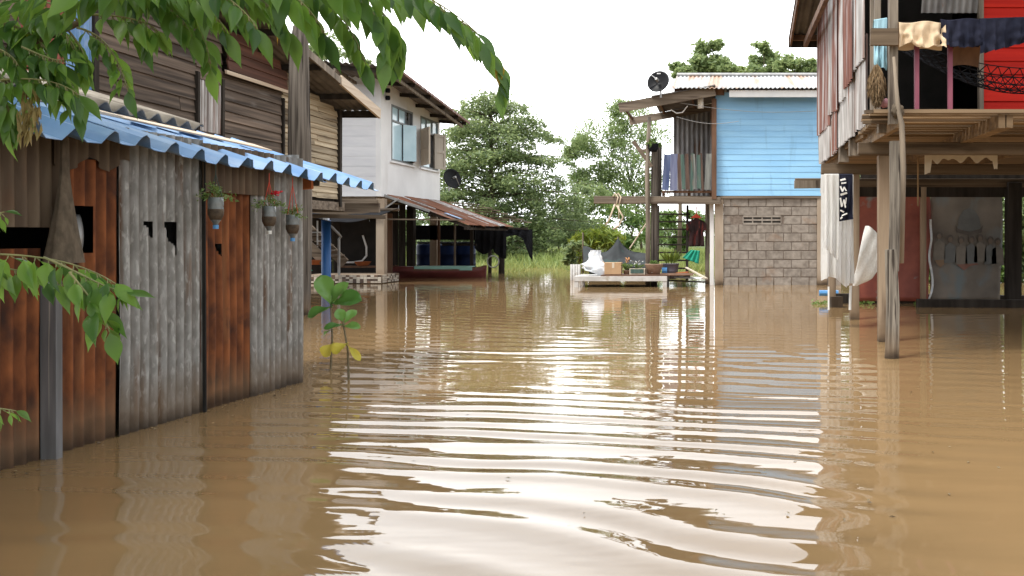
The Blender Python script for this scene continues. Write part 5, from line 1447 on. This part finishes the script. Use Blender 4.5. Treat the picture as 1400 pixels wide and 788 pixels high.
# clothes on the porch rail
def hung(name, u0, u1, vt, vb, Y, mat, label, cat, wav=4, fold=.03, n=(30, 14)):
    f = drape(u0, u1, vt, vb, Y, fold, wav)
    mb = MB(); mb.grid(f, *n)
    mb.grid(lambda a, b: f(a, 0) + Vector((0, .15 * b, .02 * math.sin(3.14 * b) - .30 * max(0, b - .3))), n[0], 5)
    o = mb.build(name, mat, base=P((u0 + u1) / 2, vt(.5), Y), smooth=True)
    return tag(o, label, cat)
hung('beige_shirt', 1229, 1293, lambda a: 31 + 1.5 * math.sin(a * 8), lambda a: 62 + 14 * max(0, a - .55) + 13 * max(0, .28 - a) - 4 * math.sin(a * 9), 8.12, beige_cloth, 'beige shirt draped over the porch rail', 'shirt')
hung('navy_trousers', 1286, 1345, lambda a: 27 + 1.2 * math.sin(a * 7), lambda a: 60 + 5 * math.sin(a * 3), 8.115, navy, 'dark trousers draped on the rail right beside the beige shirt', 'trousers')
hung('navy_trousers', 1340, 1402, lambda a: 26 - 2 * a, lambda a: 74 - 16 * a, 8.105, navy, 'dark trousers draped on the rail in front of the red boards', 'trousers')
hung('light_blue_towel', 1195, 1213, lambda a: 28 - 3 * a, lambda a: 88 + 8 * a, 8.45, ltblue, 'light blue towel hanging behind the porch corner post', 'towel', 2, .02)
hung('brown_cloth', 1300, 1344, lambda a: 57 - 4 * math.sin(a * 3.1), lambda a: 68 - 8 * math.sin(a * 3.1), 8.3, wood_brown, 'rust brown cloth band under the dark trousers', 'cloth', 3, .02)
# straw broom head
c = P(1199, 118, 8.35)
C, D = [], []
for i in range(900):
    a = random.uniform(0, 6.28); q = random.random(); r = .085 * math.sin(3.14 * min(1, q * .9 + .08)) ** .8 * random.uniform(.5, 1)
    C.append((c.x + math.cos(a) * r, c.y + math.sin(a) * r, c.z + .16 - .33 * q)); D.append((math.cos(a) * .35, math.sin(a) * .35, -1))
tag(leaf_cloud('straw_bundle', np.array(C), .09, straw, base=c, D=np.array(D), wid=.09), 'brown straw bundle hanging at the porch corner', 'bundle')
c = P(1208, 141, 8.5)
lump('pink_bundle', c, .075, pinkcloth, 'folded pink cloth lying on the porch corner slats', 'cloth', (1, .8, .5), 9)
# hammock
hm = thing('net_hammock', P(1350, 85, 8.8), 'black net hammock slung across the porch in front of the red boards', 'hammock')
mb = MB()
def ham(a, b):
    return Vector((X_(1240, 8.7) + 2.3 * a, 8.6 + .5 * b, 2.98 - .28 * math.sin(math.pi * a) ** .8 - .20 * math.sin(math.pi * a) * math.sin(math.pi * b)))
for k in range(9):
    mb.tube([ham(i / 24, k / 8) for i in range(25)], .006, 4)
for k in range(-8, 22):
    pts = [ham(min(1, max(0, (k + s * 4) / 22)), s) for s in [j / 8 for j in range(9)]]; mb.tube(pts, .005, 4)
    pts = [ham(min(1, max(0, (k + 4 - s * 4) / 22)), s) for s in [j / 8 for j in range(9)]]; mb.tube(pts, .005, 4)
mb.build('netting', net_black, hm)
mb = MB(); mb.tube([ham(0, .5), P(1200, 30, 8.5)], .012, 5); mb.build('rope', net_black, hm)

# white cloths, printed cloth, sack under the tin wall
hung('white_sheet', 1123, 1167, lambda a: 240, lambda a: 384 + 12 * a - 9 * abs(math.sin(a * 4.3)), 11.1, cloth_t, 'long white sheet hanging beneath the tin wall down to the water', 'sheet', 3.2, .09)
hung('white_towel', 1127, 1147, lambda a: 239, lambda a: 338 + 20 * a, 10.85, cloth_t, 'narrow white towel hung over the front of the long white sheet', 'towel', 2.3, .05)
pc = hung('printed_cloth', 1147, 1166, lambda a: 239, lambda a: 303 - 3 * a, 10.9, navy, 'black cloth with smeared white print hanging beside the white sheet', 'cloth', 1.2, .02)
mb = MB()
for (ua, va, ub, vb, w) in ((1149, 247, 1156, 245, .020), (1150, 251, 1157, 250, .016), (1149, 255, 1152, 262, .016), (1152, 262, 1154, 256, .012), (1154, 256, 1157, 261, .016), (1149, 267, 1158, 264, .024),
                            (1149, 271, 1151, 283, .020), (1151, 283, 1154, 273, .012), (1154, 273, 1156, 284, .016), (1157, 271, 1156, 279, .010), (1149, 288, 1154, 290, .018), (1151, 295, 1158, 292, .012), (1149, 299, 1152, 297, .016)):
    mb.bar(P(ua, va, 10.83), P(ub, vb, 10.83), w, .004, (0, 1, 0), .004)
mb.build('white_print', white_cloth, pc)
c = P(1184, 352, 11.6)
SK = [(309, 1183, 1188), (318, 1181, 1199), (335, 1177, 1203), (352, 1173, 1203), (370, 1170, 1200), (382, 1167, 1192), (391, 1166, 1172)]
def sackfn(a, b):
    th = a * 6.28318
    x = b * (len(SK) - 1); i = min(len(SK) - 2, int(x)); f = x - i
    v, uL, uR = [SK[i][k] + (SK[i + 1][k] - SK[i][k]) * f for k in range(3)]
    u = (uL + uR) / 2 + (uR - uL) / 2 * math.cos(th)
    cr = .03 * noise.noise(Vector((u * .12 + v * .05, v * .06, 1))) + .016 * math.sin(u * .5 + v * .22)
    return P(u, v, 11.5) + Vector((0, .13 * math.sin(th) * math.sin(math.pi * min(1, .08 + b * .9)) + cr, 0))
mb = MB(); mb.grid(sackfn, 28, 22)
tag(mb.build('white_sack', white_sack, base=c, smooth=True), 'bulging white woven sack tied between two stilts of the red house', 'sack')
tag(MB().tube([P(1133, 392, 11.1), P(1133, 424, 11.1)], .012, 6).build('trailing_cord', white_cloth, base=P(1133, 395, 11.1)), 'thin white cord trailing into the water under the left edge of the white sheet', 'cord')
mb = MB(); mb.tube([P(1163, 391, 11.1), P(1162, 424, 11.1)], .016, 6)
tag(mb.build('trailing_cord', white_cloth, base=P(1163, 393, 11.8)), 'thicker white cord trailing into the water between the white sheet and the sack', 'cord')
mb = MB(); mb.tube([P(1120, 401, 15.6), P(1146, 401, 15.6)], .05, 8)
tag(mb.build('blue_pipe', cap_blue, base=P(1130, 401, 15.6)), 'short blue pipe at the water by the white sheet', 'pipe')
c = P(1143, 407, 14.4); mb = MB(); mb.box(c.x - .09, c.x + .09, c.y - .1, c.y + .1, -.3, .17, .01); tag(mb.build('stump', wood_old, base=c), 'short stump in the water below the white sheet', 'stump')
# low weeds around the far stilts
C = []
for i in range(500):
    u = random.choice((random.uniform(1110, 1150), random.uniform(1165, 1195), random.uniform(1250, 1275))); Y = random.uniform(14.8, 15.4)
    C.append((X_(u, Y), Y, random.uniform(0, .05)))
tag(leaf_cloud('floating_weeds', np.array(C), .05, lf_pot, base=P(1150, 412, 15)), 'thin green weeds floating along the waterline under the red house', 'weeds', kind='stuff')

# banners closing the under-floor
c = P(1225, 340, 15.05)
def flat(u0, u1, v0, v1, Y, amp=.02):
    return lambda a, b: P(u0 + (u1 - u0) * a + 2 * math.sin(b * 5) * a, v0 + (v1 - v0) * b, Y) + Vector((0, amp * math.sin(a * 9 + b * 3) + amp * noise.noise(Vector((a * 3, b * 4, u0))), 0))
mb = MB(); mb.grid(flat(1163, 1271, 262, 412, 15.05), 24, 24)
tag(mb.build('red_banner', ban_red, base=c, smooth=True, solid=.006), 'faded red vinyl banner with grey patches hung under the red house', 'banner')
po = thing('faded_poster', P(1321, 340, 15.1), 'faded poster of a group of people hung under the red house', 'poster')
mb = MB(); mb.grid(flat(1272, 1369, 258, 412, 15.1, .012), 24, 24); mb.build('poster_sheet', ban_grey, po, smooth=True, solid=.006)
def fp(u, v): return P(u, v, 15.06)
def ell(mb, u, v, ru, rv, y=0.0, n=14):
    mb.poly([fp(u + ru * math.cos(6.283 * i / n), v + rv * math.sin(6.283 * i / n)) + Vector((0, -y, 0)) for i in range(n)], (0, .003, 0))
mb = MB(); mb.poly([fp(1309, 312), fp(1311, 298), fp(1317, 288), fp(1325, 285), (fp(1333, 288)), fp(1339, 298), fp(1341, 312), fp(1325, 318)], (0, .003, 0)); mb.build('emblem', ink_blue, po)
mb = MB(); mb.poly([fp(1306, 308), fp(1311, 314), fp(1325, 317), fp(1339, 314), fp(1344, 308), fp(1342, 318), fp(1325, 322), fp(1308, 318)], (0, .003, 0))
hd, fc, bd, wb = MB(), MB(), MB(), MB()
for i, (u, v) in enumerate(((1284, 322), (1299, 326), (1314, 328), (1328, 327), (1340, 325), (1354, 328), (1364, 330))):
    (bd if i % 2 else wb).poly([fp(u - 8.5, v + 34) + Vector((0, -.004, 0)), fp(u - 7.5, v + 11) + Vector((0, -.004, 0)), fp(u, v + 6) + Vector((0, -.004, 0)), fp(u + 7.5, v + 11) + Vector((0, -.004, 0)), fp(u + 8.5, v + 33) + Vector((0, -.004, 0))], (0, .003, 0))
    ell(hd, u, v, 4.2, 5, .008); ell(fc, u, v + 1.8, 3, 3.6, .012)
mb.build('emblem_ribbon', ink, po); each(hd, 'printed_hair', ink, po); each(fc, 'printed_face', ink_face, po); each(bd, 'printed_clothes', ink_blue, po); each(wb, 'printed_clothes', ink_white, po)
mb = MB(); mb.poly([fp(1276, 352), fp(1284, 346), fp(1296, 349), fp(1303, 357), fp(1292, 360), fp(1286, 366), fp(1280, 360)], (0, .003, 0)); mb.build('yellow_patch', ink_orange, po)
mb = MB(); mb.poly([fp(1308, 362), fp(1314, 355), fp(1322, 351), fp(1333, 356), fp(1338, 362), fp(1326, 364), fp(1318, 370)], (0, .003, 0)); each(mb, 'red_patch', ink_red, po)
mb = MB(); mb.grid(lambda a, b: P(1271 + 3 * a + 4 * math.sin(b * 11) * b, 300 + 118 * b, 15.0) + Vector((0, .02 * math.sin(b * 20), 0)), 4, 30)
tag(mb.build('plastic_strip', bag_m, base=P(1272, 300, 15)), 'crumpled clear plastic strip between the red banner and the poster', 'plastic')
mb = MB(); mb.tube([P(1255, 215, 11), P(1255, 282, 11)], .010, 6)
tag(mb.build('hanging_stick', straw, base=P(1255, 215, 11)), 'thin stick hanging under the floor beams in front of the red banner', 'stick')

# ------------------------------------------------------------------ foreground tree with compound leaves
ft = thing('leafy_tree', (-3.0, 2.5, 0), 'leafy branches with pointed leaflets reaching in from the left edge close to the camera', 'tree')
mb = MB()
mb.tube([(-3.0, 2.5, -1.1), (-2.98, 2.45, .3), (-2.92, 2.4, 1.2), (-2.75, 2.35, 1.9), (-2.5, 2.3, 2.5)], [.07, .06, .05, .04, .03], 9, .05)
LV, LF = [], []
def leaflet(base, d, n, ln, wd):
    """pointed ovate leaflet with a folded midrib and drooping tip"""
    d = d.normalized(); s = d.cross(n)
    if s.length < 1e-4: s = d.orthogonal()
    s.normalize(); n = s.cross(d).normalized()
    prof = [(0, .0), (.06, .20), (.18, .66), (.34, .96), (.46, 1.0), (.60, .84), (.76, .46), (.88, .17), (.95, .05), (1.0, .0)]
    b0 = len(LV)
    curl = random.uniform(-.05, .40); fold = random.uniform(.15, .75); tw = random.uniform(-.7, .7)
    for (t, w) in prof:
        c = base + d * (ln * t) - n * (ln * curl * t * t)
        ss = (s + n * tw * t).normalized()
        h = n * (ln * wd * .5 * w * fold)
        LV.append(c + ss * (ln * wd * .5 * w) + h); LV.append(c); LV.append(c - ss * (ln * wd * .5 * w) + h)
    for i in range(len(prof) - 1):
        a = b0 + i * 3
        LF.append((a, a + 1, a + 4, a + 3)); LF.append((a + 1, a + 2, a + 5, a + 4))
def bez(pts, t):
    pts = [p.copy() for p in pts]
    while len(pts) > 1: pts = [pts[i].lerp(pts[i + 1], t) for i in range(len(pts) - 1)]
    return pts[0]
stems = MB()
def compound(pts, pairs, ln, wd=.37, start=.12, hang=.9, r=.0028, term=True):
    ln = ln * .93
    N_ = 14
    cl_ = [bez(pts, i / N_) for i in range(N_ + 1)]
    stems.tube(cl_, [r * (1 - .6 * i / N_) for i in range(N_ + 1)], 5)
    for k in range(pairs):
        t = start + (1 - start) * k / max(1, pairs - .2)
        p = bez(pts, t); tg = (bez(pts, min(1, t + .02)) - bez(pts, max(0, t - .02))).normalized()
        sd = tg.cross(Vector((0, 0, 1)))
        if sd.length < .15: sd = Vector((0, 1, 0))
        sd.normalize()
        for sg in (-1, 1):
            dd = sd * sg * random.uniform(.35, .85) + tg * random.uniform(.3, .7) + Vector((0, 0, -hang * random.uniform(.7, 1.25)))
            q = p + dd.normalized() * .012
            stems.tube([p, q], .0013, 4, cap=False)
            nn = (Vector((0, 0, 1)) + sd * sg * .9 + Vector((0, -.25, 0)) + Vector([random.uniform(-.75, .75) for _ in range(3)]))
            leaflet(q, dd + Vector([random.uniform(-.25, .25) for _ in range(3)]), nn, ln * random.uniform(.62, 1.2) * (1 - .25 * (t > .85)), wd * random.uniform(.85, 1.1))
    if term:
        tg = (bez(pts, 1) - bez(pts, .96)).normalized()
        leaflet(bez(pts, 1), tg + Vector((0, 0, -.3)), Vector((random.uniform(-.4, .4), -.4, .8)), ln, wd)
def Q(u, v, y): return P(u, v, y)
# woody limbs
mb.tube([(-2.5, 2.3, 2.5), Q(-60, 95, 2.15), Q(15, 68, 2.1), Q(70, 48, 2.1), Q(110, 30, 2.08), Q(150, -10, 2.05), Q(230, -60, 2.0)], [.03, .012, .009, .008, .0075, .007, .006], 7, .05)
mb.tube([(-2.5, 2.3, 2.5), Q(-40, -80, 2.1), Q(200, -70, 2.0), Q(420, -50, 1.95)], [.03, .016, .012, .008], 7, .05)
mb.tube([(-2.75, 2.35, 1.9), Q(-80, 140, 2.1), Q(20, 110, 2.1)], [.025, .010, .005], 7, .05)
mb.tube([(-2.92, 2.4, 1.2), Q(-120, 345, 2.1), Q(-10, 346, 2.05)], [.02, .008, .004], 7, .05)
# long arching spray on the right
compound([Q(395, -45, 1.95), Q(540, -25, 1.95), Q(660, 20, 1.98), Q(690, 75, 2.0), Q(688, 118, 2.0)], 19, .085, start=.1)
compound([Q(300, -50, 2.0), Q(420, -55, 2.02), Q(520, -15, 2.05), Q(552, 40, 2.05), Q(545, 70, 2.05)], 15, .088)
compound([Q(380, -50, 1.9), Q(470, -35, 1.9), Q(530, 10, 1.92), Q(525, 75, 1.92)], 11, .095)
compound([Q(330, -45, 2.1), Q(430, -35, 2.1), Q(478, 20, 2.1), Q(500, 88, 2.1)], 12, .085)
compound([Q(250, -50, 1.95), Q(340, -55, 1.95), Q(420, -10, 1.95), Q(445, 48, 1.95)], 12, .09)
compound([Q(200, -50, 2.05), Q(300, -50, 2.05), Q(370, -5, 2.05), Q(395, 45, 2.05)], 12, .09)
compound([Q(180, -45, 1.9), Q(260, -45, 1.9), Q(330, 0, 1.92), Q(352, 40, 1.92)], 11, .09)
compound([Q(170, -40, 2.1), Q(240, -30, 2.1), Q(280, 20, 2.1), Q(288, 95, 2.1)], 11, .085)
compound([Q(140, -35, 2.0), Q(220, -40, 2.0), Q(285, -5, 2.0), Q(310, 45, 2.0)], 11, .09)
compound([Q(120, -30, 2.05), Q(190, -30, 2.05), Q(240, 0, 2.05), Q(262, 50, 2.05)], 11, .085)
compound([Q(430, -45, 2.05), Q(520, -50, 2.05), Q(590, -15, 2.05), Q(615, 25, 2.05)], 11, .08)
compound([Q(440, -40, 1.88), Q(520, -40, 1.88), Q(600, -5, 1.9), Q(652, 45, 1.92)], 13, .078)
# left cluster
compound([Q(120, 20, 2.05), Q(170, 20, 2.05), Q(205, 30, 2.05), Q(215, 42, 2.05)], 8, .075)
compound([Q(105, 38, 2.08), Q(140, 45, 2.08), Q(160, 70, 2.08), Q(175, 125, 2.06)], 10, .07)
compound([Q(108, 30, 2.0), Q(80, 0, 2.0), Q(30, -10, 2.0), Q(-20, 5, 2.0)], 9, .075)
compound([Q(60, 50, 2.1), Q(45, 25, 2.1), Q(20, 15, 2.1), Q(-20, 22, 2.1)], 8, .075)
compound([Q(90, 38, 2.1), Q(110, 60, 2.1), Q(120, 80, 2.1), Q(118, 100, 2.1)], 7, .06)
compound([Q(30, 64, 2.05), Q(60, 78, 2.05), Q(75, 84, 2.05), Q(88, 82, 2.05)], 7, .06)
compound([Q(-30, 112, 2.05), Q(20, 108, 2.05), Q(70, 100, 2.05), Q(108, 130, 2.05)], 10, .085)
compound([Q(-30, 118, 2.1), Q(0, 118, 2.1), Q(15, 135, 2.1), Q(12, 175, 2.1)], 8, .085)
compound([Q(-40, 60, 2.05), Q(0, 60, 2.05), Q(20, 78, 2.05), Q(25, 90, 2.05)], 7, .07)
compound([Q(170, -40, 1.95), Q(150, -10, 1.95), Q(90, -12, 1.95), Q(40, -18, 1.95)], 10, .085)
compound([Q(190, -40, 2.1), Q(180, -10, 2.1), Q(190, 20, 2.1), Q(200, 60, 2.1)], 8, .075)
for k in range(9):
    u0, v0 = random.uniform(-30, 60), random.uniform(20, 110)
    compound([Q(u0 - 40, v0 - 20, 2.1), Q(u0, v0 - 20, 2.1), Q(u0 + 30, v0 + 5, 2.1), Q(u0 + 50, v0 + 45, 2.08)], 7, .075)
for k in range(8):
    u0 = 130 + k * 45
    compound([Q(u0 - 60, -60, 2.15), Q(u0, -55, 2.15), Q(u0 + 40, -25, 2.15), Q(u0 + 60, random.uniform(0, 30), 2.15)], 9, .085)
# unseen leaf mass added overhead to shade the shed and left water
C = []
for k in range(300):
    c = np.array((random.uniform(-5.6, -1.0), random.uniform(-3.5, 5.0), random.uniform(3.0, 4.4)))
    C.append(c + rng.normal(size=(110, 3)) * np.array((.30, .30, .16)))
leaf_cloud('shade_crown', np.concatenate(C), .12, lf_front, ft)
# low branch at left
stems.build('leaf_stalks', stem_m, ft, smooth=True); stems = MB()
compound([Q(-30, 348, 2.05), Q(40, 346, 2.05), Q(110, 356, 2.03), Q(158, 388, 2.0)], 11, .082, wd=.42, start=.02)
compound([Q(60, 352, 2.02), Q(110, 372, 2.0), Q(150, 400, 2.0), Q(172, 398, 2.0)], 6, .075, wd=.44)
compound([Q(95, 372, 1.98), Q(118, 402, 1.98), Q(140, 425, 1.98), Q(150, 455, 1.98)], 6, .078, wd=.46, hang=.5)
compound([Q(-40, 366, 2.1), Q(0, 362, 2.1), Q(50, 372, 2.1), Q(90, 392, 2.1)], 8, .08)
stems.build('leaf_stalks', stem_m, ft, smooth=True); stems = MB()
compound([Q(-40, 560, 2.0), Q(-20, 556, 2.0), Q(0, 558, 2.0), Q(22, 562, 2.0)], 5, .042)
stems.build('leaf_stalks', stem_m, ft, smooth=True); stems = MB()
compound([Q(-40, 300, 2.1), Q(-20, 296, 2.1), Q(-5, 292, 2.1), Q(6, 290, 2.1)], 5, .045)
mb.build('trunk', bark, ft, smooth=True)
stems.build('leaf_stalks', stem_m, ft, smooth=True)
fm = MB(); fm.v = [tuple(p) for p in LV]; fm.f = LF
fm.build('leaves', lf_front, ft, smooth=True)
# dry seed tassels under the left cluster
C, D = [], []
for i in range(90):
    u = random.uniform(26, 52); v = random.uniform(128, 190); C.append(np.array(Q(u - (v - 128) * .05, v, 2.06)) + rng.normal(size=3) * .006); D.append((random.uniform(-.3, .3), random.uniform(-.3, .3), -1))
leaf_cloud('seed_tassel', np.array(C), .035, lf_dry, ft, D=np.array(D), wid=.22)

C, D = [], []
for i in range(70):
    v = random.uniform(400, 720); u = random.uniform(420, 1380); Y = H * F / (v - CV); C.append((X_(u, Y), Y, .006)); D.append((random.uniform(-1, 1), random.uniform(-1, 1), 0.0))
for i in range(60):
    y = random.uniform(3.2, 7.0); C.append((shx(y) + abs(random.gauss(0, .12)) + .03, y, .006)); D.append((random.uniform(-1, 1), random.uniform(-1, 1), 0.0))
tag(leaf_cloud('floating_litter', np.array(C), .028, leafmat('drowned_leaves', (.05, .035, .02), (.28, .22, .12), .1, .6), base=(0, 5, 0), D=np.array(D), up=3, wid=.4), 'scattered bits of leaf litter floating on the brown water', 'litter', kind='stuff')

# ------------------------------------------------------------------ saplings standing in the water by the shed corner
def big_leaf(mbx, base, d, n, ln, wd):
    d = d.normalized(); s = d.cross(n).normalized(); n = s.cross(d)
    prof = [(0, .04), (.12, .22), (.3, .55), (.5, .86), (.68, 1.0), (.83, .88), (.94, .5), (1, .0)]
    vs = []
    for (t, w) in prof:
        c = base + d * (ln * t) - n * (ln * .18 * t * t)
        for k in (-1, -.5, 0, .5, 1): vs.append(c + s * (ln * wd * .5 * w * k) + n * (ln * wd * .26 * w * abs(k)) + n * (ln * .05 * math.sin(t * 9 + k * 3)))
    fs = [(i * 5 + k, i * 5 + k + 1, (i + 1) * 5 + k + 1, (i + 1) * 5 + k) for i in range(len(prof) - 1) for k in range(4)]
    mbx.add(vs, fs)
def sapling(u0, vb, top, label, leaves, yel):
    Y = H * F / (vb - CV)
    b = Vector((X_(u0, Y), Y, 0))
    t = thing('sapling', b, label, 'sapling', 'saplings in the flood by the shed corner')
    tp_ = P(top[0], top[1], Y)
    mid = b.lerp(tp_, .5) + Vector((.01, .01, 0))
    mb = MB(); mb.tube([b - Vector((0, 0, .9)), b, mid, tp_], [.012, .010, .008, .006], 7, .06); mb.build('stem', stalk_m, t, smooth=True)
    def put(lst, nm, mt_):
        m_ = MB()
        for (u, v, u2, v2, dy, w) in lst:
            p, q = P(u, v, Y), P(u2, v2, Y) + Vector((0, dy, 0))
            m_.tube([p.lerp(q, -.12), p], .004, 5); big_leaf(m_, p, q - p, Vector((.15, -.75, .6)), (q - p).length, w)
        m_.build(nm, mt_, t, smooth=True)
    put(leaves, 'leaves', lf_big)
    put(yel, 'yellow_leaf', lf_yellow)
sapling(452, 506, (452, 418), 'taller slim sapling with large upright leaf nearest the shed corner',
        [(452, 416, 440, 376, -.02, .62), (453, 414, 474, 386, -.05, .5), (455, 415, 496, 404, -.12, .60), (454, 416, 462, 388, .05, .5), (451, 420, 423, 430, -.06, .5), (450, 452, 438, 460, .03, .4)], [(455, 470, 445, 486, -.05, .9)])
sapling(477, 520, (469, 440), 'shorter sapling with small rounded leaves standing further from the shed corner',
        [(469, 440, 466, 423, -.05, .8), (470, 442, 484, 424, .02, .6), (468, 444, 447, 446, -.06, .45), (470, 446, 494, 444, -.06, .45), (468, 438, 456, 424, .05, .5)],
        [(474, 470, 458, 480, -.06, .8), (476, 473, 495, 490, -.04, .4)])

for m in list(bpy.data.materials):
    if m.users == 0: bpy.data.materials.remove(m)
